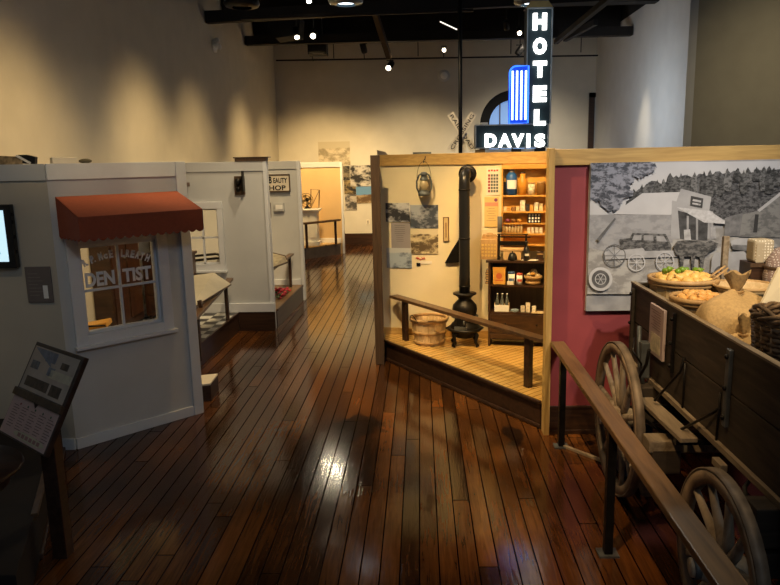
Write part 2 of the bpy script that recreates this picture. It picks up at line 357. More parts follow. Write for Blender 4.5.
def text_mesh(body, size, depth=.003, bold=0, spacing=1.0, sx=1.0):
    cu_ = bpy.data.curves.new('txt', 'FONT'); cu_.body = body; cu_.size = size; cu_.extrude = depth/2; cu_.offset = bold; cu_.space_character = spacing
    cu_.align_x = 'CENTER'; cu_.align_y = 'CENTER'; cu_.resolution_u = 3
    o = bpy.data.objects.new('txt', cu_); COL.objects.link(o)
    dg = bpy.context.evaluated_depsgraph_get(); dg.update(); me = bpy.data.meshes.new_from_object(o.evaluated_get(dg))
    vs = [v.co.copy() for v in me.vertices]; fs = [tuple(p.vertices) for p in me.polygons]
    bpy.data.objects.remove(o); bpy.data.curves.remove(cu_); bpy.data.meshes.remove(me)
    for v in vs: v.x *= sx
    return vs, fs
def put_text(mb, body, size, c, X, Z, depth=.003, bold=0, mi=0, sx=1.0, spacing=1.0, fitw=None, fith=None):
    """text centred at c, reading along X, up along Z"""
    vs, fs = text_mesh(body, size, depth, bold, spacing, sx)
    x0 = min(v.x for v in vs); x1 = max(v.x for v in vs); y0 = min(v.y for v in vs); y1 = max(v.y for v in vs)
    kx = fitw/(x1-x0) if fitw else 1; ky = fith/(y1-y0) if fith else (1 if not fitw else kx)
    X = Vector(X).normalized(); Z = Vector(Z).normalized(); N = X.cross(Z); c = Vector(c)
    mb.add([c + X*((v.x-(x0+x1)/2)*kx) + Z*((v.y-(y0+y1)/2)*ky) + N*v.z for v in vs], fs, mi)
    return mb

# ================================================================= SETTING
XL = -4.05; YB = 20.3; XR = 4.95; ZC = 6.1
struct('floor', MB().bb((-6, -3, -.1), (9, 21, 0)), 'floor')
struct('wall_left', MB().bb((XL-.2, 2, 0), (XL, YB, ZC)), 'wall')
mb = MB()   # back wall with arched window opening (centre, radius)
ac = FY(513, 124, YB); arR = .93
def backwall():
    n = 20; ax0 = ac.x-arR; ax1 = ac.x+arR; base = 1.3
    mb.bb((XL-.2, YB, 0), (ax0, YB+.2, ZC)); mb.bb((ax1, YB, 0), (9, YB+.2, ZC)); mb.bb((ax0, YB, 0), (ax1, YB+.2, base))
    pts = [(ac.x+arR*math.cos(math.pi-math.pi*i/n), ac.z+arR*math.sin(math.pi*i/n)) for i in range(n+1)]
    for i in range(n):
        (xa, za), (xb, zb) = pts[i], pts[i+1]
        mb.prism([(xa, YB, za), (xb, YB, zb), (xb, YB, ZC), (xa, YB, ZC)], (0, .2, 0))
backwall(); struct('wall_back', mb, 'wall')
struct('ceiling', MB().bb((-6, -3, ZC), (12, 21, ZC+.1)), 'ceil')
struct('wall_right', MB().bb((XR, 13.5, 0), (XR+.15, YB, 5.62)).bb((XR, 13.5, 5.62), (XR+.15, YB, ZC), 1), ['greywall', 'ceil'])
struct('wall_right_front', MB().bb((XR+.15, 13.5, 0), (11, 13.65, ZC)), mat('olive_grey_paint', (.34, .32, .25), .75, var=.05, scale=3))
# baseboard at the far end
struct('baseboard_back', MB().bb((XL, YB-.06, 0), (3.5, YB, .33)), 'dark', .004)
struct('wall_far_left', MB().bb((-6, 2, 0), (-5.9, 6, ZC)), 'wall')
# arched window
w_ = build('window_1', MB().add([], []).prism([(ac.x+r_*math.cos(a), YB+.02, ac.z+r_*math.sin(a)) for r_, a in
     [(arR, math.pi*i/16) for i in range(17)]+[(arR-.26, math.pi*(16-i)/16) for i in range(17)]], (0, .12, 0))
     .bb((ac.x-arR, YB+.02, 1.3), (ac.x-arR+.26, YB+.14, ac.z)).bb((ac.x+arR-.26, YB+.02, 1.3), (ac.x+arR, YB+.14, ac.z)), 'ceil')
w_['kind'] = 'structure'
build('glazing_bar', MB().bb((ac.x-.02, YB+.04, 1.3), (ac.x+.02, YB+.1, ac.z+arR-.1)).bb((ac.x-.38, YB+.04, 1.3), (ac.x-.35, YB+.1, ac.z+.7)).bb((ac.x+.35, YB+.04, 1.3), (ac.x+.38, YB+.1, ac.z+.7)), 'dark', w_)
build('pane', MB().bb((ac.x-arR, YB+.15, 1.3), (ac.x+arR, YB+.16, ac.z+arR)), emis('daylit_pane', (.22, .42, .85), .5), w_)
dl = FY(589, 93, YB); dr = FY(600, 93, YB)
d_ = build('door_1', MB().bb((dl.x, YB-.06, 0), (dl.x+.16, YB, dl.z)).bb((dl.x, YB-.06, dl.z-.12), (XR, YB, dl.z)), 'dark'); d_['kind'] = 'structure'
build('pane', MB().bb((dl.x+.17, YB-.02, 0), (XR-.02, YB-.01, dl.z-.13)), emis('pale_blue_door_pane', (.42, .6, .8), .5), d_)

# ---- left partitions -------------------------------------------------------
DA = Vector((-3.002, 5.582, 0)); DB = Vector((-2.172, 6.462, 0)); DD = (DB-DA).normalized(); DN = Vector((DD.y, -DD.x, 0)); DL = (DB-DA).length
UP = Vector((0, 0, 1)); PT = 2.43
def dp(t, z, off=0): return DA + DD*t + DN*off + UP*z
def wallseg(mb, P, D, N, th, z0, z1, t0, t1, holes=(), mi=0):
    """panel along D, its face at N side, thickness behind; holes = (t0,t1,z0,z1)"""
    def b(ta, tb, za, zb):
        if tb-ta > 1e-4 and zb-za > 1e-4: mb.box(P + D*((ta+tb)/2) - N*(th/2) + UP*((za+zb)/2), (tb-ta, th, zb-za), D, N, UP, mi)
    if not holes: b(t0, t1, z0, z1); return mb
    h = holes[0]; b(t0, h[0], z0, z1); b(h[1], t1, z0, z1); b(h[0], h[1], z0, h[2]); b(h[0], h[1], h[3], z1); return mb
# TV wall (faces the camera), the dentist wall (angled), dividers
mb = MB(); mb.bb((-5.9, DA.y, 0), (DA.x, DA.y+.11, PT)); mb.bb((-5.9, DA.y-.018, 2.30), (DA.x, DA.y, PT), 1)
struct('wall_screen_side', mb, [mat('warm_grey_paint', (.50, .455, .37), .7, var=.04, scale=3), 'greywall'])
struct('trim_7', MB().bb((-3.6, DA.y-.022, 0), (DA.x-.002, DA.y-.001, .10)), 'whitetrim', .003)
WH = (.185, .872, .98, 1.748)   # window opening: t0,t1,z0,z1
mb = MB(); wallseg(mb, DA, DD, DN, .10, 0, PT, 0, DL-.10, [WH])
struct('wall_dentist', mb, 'greywall')
mb = MB(); mb.box(dp((DL-.1)/2, 2.365, .009), (DL-.1, .018, .13), DD, DN, UP)
struct('trim_1', mb, 'whitetrim', .003)
struct('baseboard_dentist', MB().box(dp((DL-.1)/2, .047, .010), (DL-.1, .02, .095), DD, DN, UP), 'whitetrim', .004)
struct('trim_2', MB().box(dp(DL-.05, PT/2, -.04), (.10, .13, PT), DD, DN, UP), 'whitetrim', .004)
# dentist window
wd = struct('window_2', MB().box(dp(WH[0]-.05, 1.365, .012), (.10, .03, .99), DD, DN, UP).box(dp(WH[1]+.05, 1.365, .012), (.10, .03, .99), DD, DN, UP)
    .box(dp(.5285, 1.80, .012), (.687, .03, .10), DD, DN, UP).box(dp(.5285, .925, .012), (.687, .03, .10), DD, DN, UP), 'whitetrim', .004)
build('window_sill', MB().box(dp(.5285, .885, .035), (.92, .075, .03), DD, DN, UP), 'whitetrim', wd, .004)
build('window_frame', MB().box(dp(.5285, 1.364, -.04), (.02, .03, .77), DD, DN, UP).box(dp(.5285, 1.354, -.04), (.687, .03, .02), DD, DN, UP)
      .box(dp(WH[0]+.012, 1.364, -.04), (.024, .06, .77), DD, DN, UP).box(dp(WH[1]-.012, 1.364, -.04), (.024, .06, .77), DD, DN, UP)
      .box(dp(.5285, .992, -.04), (.687, .06, .024), DD, DN, UP).box(dp(.5285, 1.736, -.04), (.687, .06, .024), DD, DN, UP), 'whitetrim', wd, .002)
pane = build('pane', MB().box(dp(.5285, 1.364, -.043), (.66, .004, .75), DD, DN, UP), 'glass', wd)
# lettering on the dentist window
mb = MB(); c0 = .5285
put_text(mb, 'DEN', .13, dp(.358, 1.445, -.036), DD, UP, .002, .005, fitw=.255, fith=.125)
put_text(mb, 'TIST', .13, dp(.69, 1.445, -.036), DD, UP, .002, .005, fitw=.265, fith=.125)
arc = 'R. P. McELREATH'; n = len(arc); RA = .62
xs = [-.285, -.252, -.215, -.178, -.16, -.122, -.07, -.032, .05, .092, .132, .172, .212, .248, .284]
ts = [.240, .266, .28, .305, .331, .35, .378, .424, .472, .578, .622, .665, .708, .752, .800]
for chh, t in zip(arc, ts):
    if chh == ' ': continue
    a = (t-.50)/RA; z = 1.555 + RA*math.cos(a)*1.0 - RA + .095
    X = (DD*math.cos(a)-UP*math.sin(a)); Z = (UP*math.cos(a)+DD*math.sin(a))
    small = chh in 'c.'
    put_text(mb, chh, .07, dp(t, z-(.012 if chh == 'c' else (.026 if chh == '.' else 0)), -.036), X, Z, .002, .004, fith=(.045 if chh == 'c' else (.014 if chh == '.' else .070)), fitw=(.014 if chh == '.' else .036))
build('lettering', mb, 'letter', wd)

def divider(num, Y, x0, x1, th, m_face, hole=None, mside='whitetrim', zt=PT):
    mb = MB(); wallseg(mb, Vector((x0, Y, 0)), Vector((1, 0, 0)), Vector((0, -1, 0)), th, 0, zt, 0, x1-x0-.05, [hole] if hole else ())
    struct('wall_divider_%s' % num, mb, m_face)
    struct('trim_%d' % (num*10), MB().bb((x0, Y-.018, zt-.135), (x1-.05, Y, zt)), 'trim', .003)
    struct('trim_%d' % (num*10+1), MB().bb((x1-.05, Y-.02, 0), (x1, Y+th+.02, zt)), mside, .003)
hx0 = -3.36; hx1 = -2.885
divider(2, 9.83, XL, -2.145, .10, 'greywall', (hx0-XL, hx1-XL, .99, 1.782))
divider(3, 12.05, XL, -2.06, .10, 'greywall')
divider(4, 18.3, XL, -2.02, .10, 'tan', zt=2.40)
wd3 = struct('window_3', MB().bb((hx0-.08, 9.80, 1.782), (hx1+.08, 9.83, 1.88)).bb((hx0-.08, 9.80, .90), (hx1+.08, 9.83, .99))
    .bb((hx0-.08, 9.80, .99), (hx0, 9.83, 1.782)).bb((hx1, 9.80, .99), (hx1+.08, 9.83, 1.782)), 'whitetrim', .004)
build('window_sill', MB().bb((hx0-.1, 9.76, .87), (hx1+.1, 9.83, .90)), 'whitetrim', wd3, .003)
build('window_frame', MB().bb((-3.13, 9.86, .99), (-3.105, 9.89, 1.782)).bb((hx0, 9.86, 1.355), (hx1, 9.89, 1.38)).bb((hx0, 9.86, 1.76), (hx1, 9.89, 1.782)).bb((hx0, 9.86, .99), (hx1, 9.89, 1.01)).bb((hx1-.02, 9.86, .99), (hx1, 9.89, 1.782)), 'whitetrim', wd3)
build('pane', MB().bb((hx0, 9.873, .99), (hx1, 9.877, 1.782)), 'glass', wd3)
struct('baseboard_bay', MB().bb((XL, 9.79, .28), (-2.12, 9.83, .41)), 'whitetrim', .004)
struct('baseboard_beauty', MB().bb((XL, 12.02, .28), (-2.12, 12.05, .38)), 'whitetrim', .004)
struct('baseboard_tan', MB().bb((XL, 18.27, .28), (-2.10, 18.3, .42)), 'white', .004)
# platforms of the left bays
def platform(name, pts, z, mtop, mside, label, moulding=None, lip=None):
    r = thing(name, label, 'platform', pts[0]+(0,))
    build('base', MB().prism([(p[0], p[1], 0) for p in pts], (0, 0, z-.02)), mside, r, .003)
    build('deck', MB().prism([(p[0], p[1], z-.02) for p in pts], (0, 0, .02)), mtop, r)
    if moulding:
        for a, b in moulding:
            a = Vector(a+(.02,)); b = Vector(b+(.02,)); build('moulding', MB().bar(a, b, .03, .04), mside, r, .008)
    if lip:
        for a, b in lip:
            a = Vector(a+(z-.012,)); b = Vector(b+(z-.012,)); build('edging', MB().bar(a, b, .03, .03), mside, r, .004)
    return r
M['chk'] = checker('checker_floor', (.60, .60, .56), (.02, .018, .018), .18, R(0))
platform('dentist_platform', [(-4.03, 5.82), (-3.02, 5.82), (-2.40, 6.52), (-2.68, 8.0), (-2.66, 9.78), (-4.03, 9.78)], .28, 'chk', 'darky',
         'dark platform with black and white checkered floor behind the dentist front', lip=[((-2.45, 7.1), (-2.68, 8.0)), ((-2.68, 8.0), (-2.665, 9.76))])
build('trim_8', MB().bb((-2.66, 9.79, 0), (-2.13, 9.83, .285)), 'dark', None, .004)['kind'] = 'structure'
r = thing('step_box', 'small dark step with a pale top beside the end post of the dentist front', 'step', (-2.3, 7.0, 0))
build('body', MB().prism([(-2.37, 6.72, 0), (-2.18, 6.78, 0), (-2.20, 7.12, 0), (-2.40, 7.06, 0)], (0, 0, .17)), 'darky', r, .004)
build('top', MB().prism([(-2.37, 6.72, .17), (-2.18, 6.78, .17), (-2.20, 7.12, .17), (-2.40, 7.06, .17)], (0, 0, .02)), 'paper', r, .003)
platform('beauty_platform', [(-4.03, 9.95), (-2.13, 9.95), (-2.09, 12.01), (-4.03, 12.01)], .28, 'rail2', 'darky', 'dark platform of the beauty shop bay between two grey partitions', lip=[((-2.13, 9.97), (-2.09, 12.0))])
platform('corner_platform', [(-3.98, 16.0), (-2.95, 17.18), (-2.12, 18.13), (-2.12, 18.26), (-4.03, 18.26)], .30, 'oak', mat('grey_brown_base', (.10, .08, .07), .35, var=.2), 'low grey-brown platform in front of the tan far bay')

# ================================================================= STORE BAY
SA = Vector((-.50, 8.52, 0)); SB = Vector((1.55, 8.06, 0)); SD = (SB-SA).normalized(); SN = Vector((SD.y, -SD.x, 0))
def sp(t, z, off=0): return SA + SD*t + SN*off + UP*z
def spx(x, y, off=0):   # pixel on the store back wall
    return FP(x, y, SA+SN*off, SB+SN*off)
SL = (SB-SA).length
struct('wall_store_back', MB().box(sp(SL/2, 1.235, -.05), (SL, .10, 2.47), SD, SN, UP), 'storewall')
struct('trim_3', MB().box(sp(SL/2, 2.405, .012), (SL, .024, .132), SD, SN, UP), 'pine', .003)
struct('baseboard_store', MB().box(sp(SL/2, .30, .008), (SL, .016, .09), SD, SN, UP), 'pine', .003)
# side partition behind the pine post
pa = Vector((1.085, 5.97, 0)); pb = Vector((1.56, 8.02, 0)); pd = (pb-pa).normalized(); pn = Vector((-pd.y, pd.x, 0))
struct('wall_store_side', MB().box((pa+pb)/2+UP*1.235-pn*.05, ((pb-pa).length, .09, 2.47), pd, pn, UP), 'storewall')
struct('trim_4', MB().bb((1.055, 5.80, 0), (1.085, 5.92, 2.475)).bb((1.085, 5.80, 0), (1.105, 5.92, 2.475)), 'pinev', .003)
struct('trim_5', MB().bb((-.56, 8.02, 0), (-.455, 8.06, 2.465)).bb((-.56, 8.06, 0), (-.50, 8.50, 2.465)), 'darkpost', .003)
pf = [(-.46, 8.24), (1.055, 5.98), (1.08, 5.98), (1.54, 7.98), (1.50, 8.04), (-.46, 8.49)]
r = thing('store_platform', 'raised triangular platform with golden oak boards and dark brown front', 'platform', (.5, 7.6, 0))
build('base', MB().prism([(p[0], p[1], 0) for p in pf], (0, 0, .235)), 'dark', r, .003)
build('deck', MB().prism([(p[0], p[1], .235) for p in pf], (0, 0, .025)), 'oak', r)
a = Vector((-.46, 8.22, 0)); b = Vector((1.055, 5.96, 0)); e = (b-a).normalized(); en = Vector((e.y, -e.x, 0))
if en.y > 0: en = -en
build('moulding', MB().bar(a+UP*.022+en*.004, b+UP*.022+en*.004, .022, .035), 'dark', r, .008)
build('edging', MB().bar(a+UP*.248+en*.006, b+UP*.248+en*.006, .03, .026), 'dark', r, .004)
# red mural wall
YR = 5.86
struct('wall_red', MB().bb((1.105, YR, 0), (5.2, YR+.10, 2.46)), 'red')
struct('trim_6', MB().bb((1.105, YR-.03, 2.335), (5.2, YR, 2.465)), 'pine', .003)
struct('baseboard_red', MB().bb((1.105, YR-.025, 0), (5.2, YR, .255)).bb((1.105, YR-.04, 0), (5.2, YR-.025, .04)).bb((1.105, YR-.033, .235), (5.2, YR-.025, .26)), 'dark', .004)

#@@PART2
# ================================================================= LEFT FOREGROUND
def quadp(p0, X, Y_, x0, x1, y0, y1, off, N):  # rectangle on a panel
    return [p0+X*x0+Y_*y0+N*off, p0+X*x1+Y_*y0+N*off, p0+X*x1+Y_*y1+N*off, p0+X*x0+Y_*y1+N*off]
# awning
aw = thing('window_awning', 'brick red canvas awning with scalloped edge above the dentist window', 'awning', dp(.57, 1.8))
b0, b1, zt, zf, of = .045, 1.105, 2.165, 2.018, .45
def cloth(pts, th=.006):
    mb = MB(); a, b, c, d = [Vector(p) for p in pts]; n_ = (b-a).cross(d-a).normalized()*th; return mb.prism([a, b, c, d], n_)
build('canopy', cloth([dp(b0, zt, .015), dp(b1, zt, .015), dp(b1, zf, of), dp(b0, zf, of)]), 'awning', aw)
mb = MB(); ns = 15; pts = [dp(b0, zf, of), dp(b1, zf, of)]
for i in range(ns, 0, -1):
    for k in range(6, -1, -1):
        if k == 0 and i > 1: continue
        t = b0+(b1-b0)*((i-1)+k/6)/ns; pts.append(dp(t, 1.845-.022*math.sin(math.pi*k/6), of))
mb.prism(pts, DN*.006); build('valance', mb, 'awning', aw)
for t in (b0, b1):
    pts = [dp(t, zt, .015), dp(t, zf, of)]
    m_ = 6
    for i in range(m_*4+1):
        q = i/(m_*4); pts.append(dp(t, 1.845-.02*abs(math.sin(math.pi*q*m_)), of-(of-.015)*q))
    mb = MB().prism(pts, DD*.006); build('side_flap', mb, 'awning', aw)
build('frame', MB().cyl(dp(b0+.02, zf-.012, of-.015), dp(b1-.02, zf-.012, of-.015), .008).cyl(dp(b0+.02, zt-.012, .02), dp(b1-.02, zt-.012, .02), .008)
      .cyl(dp(b0+.02, zf-.012, of-.015), dp(b0+.02, zt-.012, .02), .008).cyl(dp(b1-.02, zf-.012, of-.015), dp(b1-.02, zt-.012, .02), .008), 'blacksteel', aw)
# television on the grey wall
yw = DA.y
tv = thing('wall_screen', 'black framed wall screen showing a pale blue picture, cut by the left edge', 'screen', (-3.75, yw-.06, 1.6))
build('casing', MB().bb((-4.18, yw-.075, 1.60), (-3.29, yw-.015, 2.115)), 'black', tv, .006)
build('screen', MB().bb((-4.13, yw-.078, 1.655), (-3.345, yw-.0755, 2.07)), 'screen', tv)
build('wall_bracket', MB().bb((-3.9, yw-.02, 1.75), (-3.6, yw-.001, 1.95)), 'black', tv)
mb = MB()
for (x, z, rx, rz_) in ((-3.46, 1.70, .07, .012), (-3.42, 1.725, .025, .02), (-3.50, 1.69, .02, .02), (-3.43, 1.685, .018, .018)):
    mb.cyl((x, yw-.0782, z), (x, yw-.0790, z), max(rx*.5, .012), n=14)
build('picture_detail', mb, mat('blue_car_picture', (.03, .08, .25), .4), tv)
for z in (1.72, 1.84, 1.96, 2.02): build('button', MB().bb((-3.292, yw-.06, z), (-3.284, yw-.04, z+.03)), 'blacksteel', tv)
pl = thing('text_plate', 'brown grey text plate with a small pale label, on the wall beside the screen', 'sign', (-3.157, yw-.02, 1.3))
build('panel', MB().bb((-3.262, yw-.018, 1.30), (-3.05, yw-.002, 1.60)), 'plate', pl, .002)
build('caption', MB().bb((-3.125, yw-.0195, 1.335), (-3.085, yw-.018, 1.445)), 'letter', pl)
mb = MB()
for i in range(7): mb.bb((-3.24, yw-.0192, 1.54-.03*i), (-3.24+.08+.02*(i % 3), yw-.018, 1.546-.03*i))
build('printed_text', mb, mat('faint_print', (.24, .21, .19), .5), pl)
# reading stand
T_ = Vector((-2.457, 4.23, 1.30)); W_ = Vector((.50, -.39, 0)).normalized(); B_ = Vector((-2.619, 3.997, .81)); Dn = (B_-T_); HL = Dn.length; Dn.normalize(); Nn = Dn.cross(W_).normalized()
if Nn.y > 0: Nn = -Nn
ks = thing('reading_stand', 'tilted reading panel with photographs above a pink timeline, on a dark stand', 'display panel', (-2.3, 4.1, 0))
WD = .60
def kq(x0, x1, y0, y1, off, mi=0, th=.002, mb=None):
    mb = mb or MB(); q = [T_+W_*a+Dn*b_+Nn*off for a, b_ in ((x0, y0), (x1, y0), (x1, y1), (x0, y1))]; return mb.prism(q, -Nn*th, mi)
build('backing_board', kq(-.012, WD+.012, -.012, HL+.012, 0, th=.035), 'dark', ks, .004)
build('photo_panel', kq(.012, WD-.012, .012, .285, .003), mat('panel_tan', (.52, .43, .34), .4, var=.2, scale=5), ks)
build('divider_strip', kq(-.012, WD+.012, .288, .335, .018, th=.03), 'darkpost', ks, .003)
build('timeline_panel', kq(.0, WD, .338, HL, .003), mat('panel_pink', (.66, .45, .39), .45, var=.05), ks)
cols = {'a': mat('print_grey', (.16, .16, .17), .4, var=.4, scale=30), 'b': mat('print_cream', (.62, .56, .40), .4, var=.15, scale=20), 'c': mat('print_blue_grey', (.20, .22, .26), .4, var=.35, scale=18), 'd': mat('print_brown', (.09, .06, .04), .4, var=.5, scale=24)}
for (x0, x1, y0, y1, c) in ((.05, .15, .10, .15, 'a'), (.20, .33, .02, .085, 'c'), (.32, .58, .12, .17, 'b'), (.28, .36, .11, .16, 'c'), (.06, .36, .20, .26, 'd'), (.39, .52, .20, .265, 'd'), (.41, .50, .06, .10, 'd')):
    build('photograph', kq(x0, x1, y0, y1, .005), cols[c], ks)
build('photograph', MB().prism([T_+W_*a+Dn*b_+Nn*.006 for a, b_ in ((.02, .02), (.22, .02), (.30, .11))], -Nn*.002), cols['c'], ks)
mb = MB()
for i in range(9):
    for j in range(5): kq(.05+.115*j, .05+.115*j+.06+.02*((i+j) % 2), .385+.016*i, .389+.016*i, .0045, mb=mb, th=.001)
build('printed_text', mb, mat('brown_print', (.22, .12, .10), .5), ks)
for j in range(5):
    c = T_+W_*(.13+.1*j)+Dn*.372+Nn*.004; build('dot', MB().cyl(c, c+Nn*.002, .007, n=12), mat('dot_red' if j == 0 else 'dot_green', (.35, .02, .02) if j == 0 else (.06, .12, .04), .4), ks)
mb = MB(); c = T_+W_*.38+Dn*.535+Nn*.0045
mb.prism([c+W_*(.20*math.cos(a))+Dn*(.024*math.sin(a)) for a in [2*math.pi*i/24 for i in range(24)]], Nn*.001)
build('oval_emblem', mb, mat('oval_cream', (.62, .55, .36), .5), ks)
mb = MB()
for i in range(6): kq(.24+.05*i, .275+.05*i, .524, .546, .0065, mb=mb, th=.001)
build('emblem_letters', mb, mat('oval_print', (.40, .20, .17), .5), ks)
pc = T_+W_*.32+Dn*.30-Nn*.03
build('post', MB().bar(pc, (pc.x, pc.y, 0), .09, .09), 'darky', ks, .004)
# dark plinth of the exhibit on the left and the round dark table
pz = .30
r = thing('corner_plinth', 'low dark wooden plinth running from the grey wall towards the left foreground', 'platform', (-3, 4.5, 0))
M['plinth'] = mat('matt_black_brown', (.018, .011, .008), .8)
P4 = [(-3.10, 5.54), (-2.40, 3.88), (-2.15, 3.25), (-4.0, 3.25), (-4.0, 5.54)]
build('base', MB().prism([(x, y, 0) for x, y in P4], (0, 0, pz)), 'plinth', r, .004)
build('moulding', MB().bar((-3.095, 5.54, .02), (-2.395, 3.88, .02), .03, .04), 'darky', r, .008)
build('top_edging', MB().bar((-3.10, 5.54, pz), (-2.40, 3.88, pz), .04, .025), 'rail', r, .004)
c = FZ(-6, 470, .78); c.x -= .27
r = thing('round_side_table', 'dark round wooden table top at the left edge below the reading panel', 'table', (c.x, c.y, pz))
build('table_top', MB().lathe((c.x, c.y, 0), [(0, .74), (.36, .74), (.38, .755), (.37, .775), (0, .78)], 40), 'dark', r)
build('apron', MB().lathe((c.x, c.y, 0), [(.30, .66), (.31, .74)], 32), 'dark', r)
build('pedestal', MB().lathe((c.x, c.y, 0), [(.2, pz), (.2, pz+.04), (.06, pz+.09), (.05, .5), (.08, .66), (0, .66)], 24), 'dark', r)

# objects on top of the left partitions
o = build('picture_card', MB().prism([(-3.46, yw+.04, PT), (-3.20, yw+.02, PT), (-3.20, yw+.03, PT+.06), (-3.46, yw+.05, PT+.075)], (0, .012, 0)), mat('gold_brown_print', (.30, .22, .12), .5, var=.7, scale=24)); tag(o, 'brown and gold patterned picture card standing on top of the left partition', 'picture')
t = thing('framed_print', 'dark tilted picture frame with a white edge lying on top of the left partition', 'picture', (-3.1, yw+.05, PT))
p_ = FY(36, 164.5, yw+.05); 
build('frame', MB().prism([(p_.x-.10, yw+.03, PT+.005), (p_.x, yw+.03, PT), (p_.x+.01, yw+.03, PT+.055), (p_.x-.06, yw+.03, PT+.075), (p_.x-.13, yw+.03, PT+.075)], (0, .04, 0)), 'black', t)
build('edge_strip', MB().bar((p_.x-.14, yw+.025, PT+.07), (p_.x-.03, yw+.025, PT+.008), .012, .016), 'white', t)
o = build('shallow_box', MB().box(dp(.17, PT+.025, -.055), (.20, .06, .05), DD, DN, UP), 'paper', None, .004); tag(o, 'cream shallow box on top of the dentist partition', 'box')
o = build('felt_cap', MB().ell(dp(.34, PT+.018, -.05), (.055, .04, .02)), mat('olive_felt', (.09, .08, .05), .8)); tag(o, 'small dark olive lump lying on top of the dentist partition', 'ornament')
t = thing('flat_case', 'flat dark brown case lying on top of the partition before the beauty sign', 'case', (-2.38, 9.87, PT))
build('body', MB().bb((-2.58, 9.80, PT), (-2.14, 9.94, PT+.045)), 'darkpost', t, .006)
build('lid', MB().bb((-2.60, 9.79, PT+.045), (-2.10, 9.95, PT+.06)), 'dark', t, .004)
# ---- inside the dentist room
cb = thing('dental_cabinet', 'tall dark mahogany cabinet with drawers seen through the dentist window', 'cabinet', (-3.55, 9.5, .28))
X0, X1, Y0, Y1 = -3.80, -3.22, 9.28, 9.76
build('body', MB().bb((X0, Y0, .36), (X1, Y1, 1.18)).bb((X0+.05, Y0+.16, 1.18), (X1-.05, Y1, 2.12)).bb((X0-.03, Y0-.03, 1.16), (X1+.03, Y1, 1.20)).bb((X0, Y0+.12, 2.10), (X1, Y1, 2.16)), 'mahog', cb, .006)
for i in range(3):
    dr_ = build('drawer', MB().bb((X0+.04, Y0-.012, .42+.24*i), (X1-.04, Y0, .63+.24*i)), 'mahog', cb, .006)
    for x in (X0+.22, X1-.22): build('knob', MB().ell((x, Y0-.025, .525+.24*i), (.016, .014, .016), 10, 6), mat('old_brass', (.45, .30, .10), .35, .8), dr_)
for x in (X0+.24, X1-.24):
    d1 = build('door', MB().bb((x-.17, Y0+.145, 1.24), (x+.17, Y0+.16, 2.06)), 'mahog', cb, .006)
    build('mirror_panel', MB().bb((x-.12, Y0+.14, 1.30), (x+.12, Y0+.145, 2.0)), mat('dull_mirror', (.10, .07, .05), .2, .4), d1)
for x in (X0+.05, X1-.05):
    for y in (Y0+.05, Y1-.05): build('leg', MB().cyl((x, y, .28), (x, y, .37), .025, .035, 12), 'mahog', cb)
wr = thing('dark_wardrobe', 'plain dark brown wardrobe left of the mahogany cabinet, seen through the dentist window', 'wardrobe', (-3.92, 8.8, .28))
build('body', MB().bb((-4.04, 8.3, .36), (-3.80, 9.2, 2.14)), 'dark', wr, .006)
build('cornice', MB().bb((-4.045, 8.27, 2.14), (-3.77, 9.23, 2.19)), 'dark', wr, .006)
build('plinth', MB().bb((-4.03, 8.32, .28), (-3.82, 9.18, .36)), 'black', wr)
for y in (8.53, 8.97):
    dd_ = build('door', MB().bb((-3.80, y-.19, .45), (-3.785, y+.19, 2.06)), 'mahog', wr, .005); build('knob', MB().ell((-3.775, y+(.15 if y < 8.7 else -.15), 1.25), (.014, .014, .014), 8, 6), 'grayiron', dd_)
ob = thing('dental_stool', 'small orange brown stool with slanted top seen low through the dentist window', 'stool', (-3.75, 8.1, .28))
q = FY(96, 325, 7.7); 
build('seat', MB().box((q.x, 7.7, q.z), (.30, .26, .06), (1, .2, .15), (-.2, 1, 0)), 'orangewood', ob, .01)
for sx in (-.11, .11):
    for sy in (-.09, .09): build('leg', MB().cyl((q.x+sx*1.3, 7.7+sy*1.3, .28), (q.x+sx, 7.7+sy, q.z-.02), .014, .014, 8), 'dark', ob)
def lounge_chair(name, label, c, rz, s=1.0):
    t = thing(name, label, 'chair', c); Q = Matrix.Translation(Vector(c)) @ Matrix.Rotation(rz, 4, 'Z') @ Matrix.Scale(s, 4)
    f = lambda p: Q @ Vector(p); V = lambda d: (Q.to_3x3() @ Vector(d)).normalized()
    build('base', MB().lathe(f((0, 0, 0)), [(.26*s, 0), (.26*s, .03*s), (.08*s, .07*s), (.06*s, .4*s), (.14*s, .45*s), (0, .45*s)], 20), 'iron', t)
    build('seat', MB().box(f((0, 0, .52)), (.5*s, .5*s, .12*s), V((1, 0, 0)), V((0, 1, 0))), 'black', t, .02)
    bk = build('backrest', MB().box(f((0, .36, .86)), (.44*s, .10*s, .66*s), V((1, 0, 0)), V((0, 1, -.45))), 'black', t, .02)
    build('headrest', MB().ell(f((0, .56, 1.26)), (.13*s, .07*s, .09*s)), 'black', bk)
    for sx in (-.28, .28):
        build('armrest', MB().tube([f((sx, -.2, .52)), f((sx, -.22, .72)), f((sx, .2, .74)), f((sx, .3, .7))], .022*s, 8), 'iron', t)
    build('footrest', MB().box(f((0, -.45, .26)), (.36*s, .05*s, .2*s), V((1, 0, 0)), V((0, 1, .6))).tube([f((.12, -.24, .46)), f((.12, -.45, .28))], .015*s).tube([f((-.12, -.24, .46)), f((-.12, -.45, .28))], .015*s), 'iron', t)
    return t
lounge_chair('dental_chair', 'black iron dental chair seen at the left through the dentist window', (-3.62, 7.35, .28), 1.9, .5)
lounge_chair('salon_chair', 'black salon chair with slanting back seen through the white window beside the awning', (-3.38, 10.7, .28), -1.2, .95)
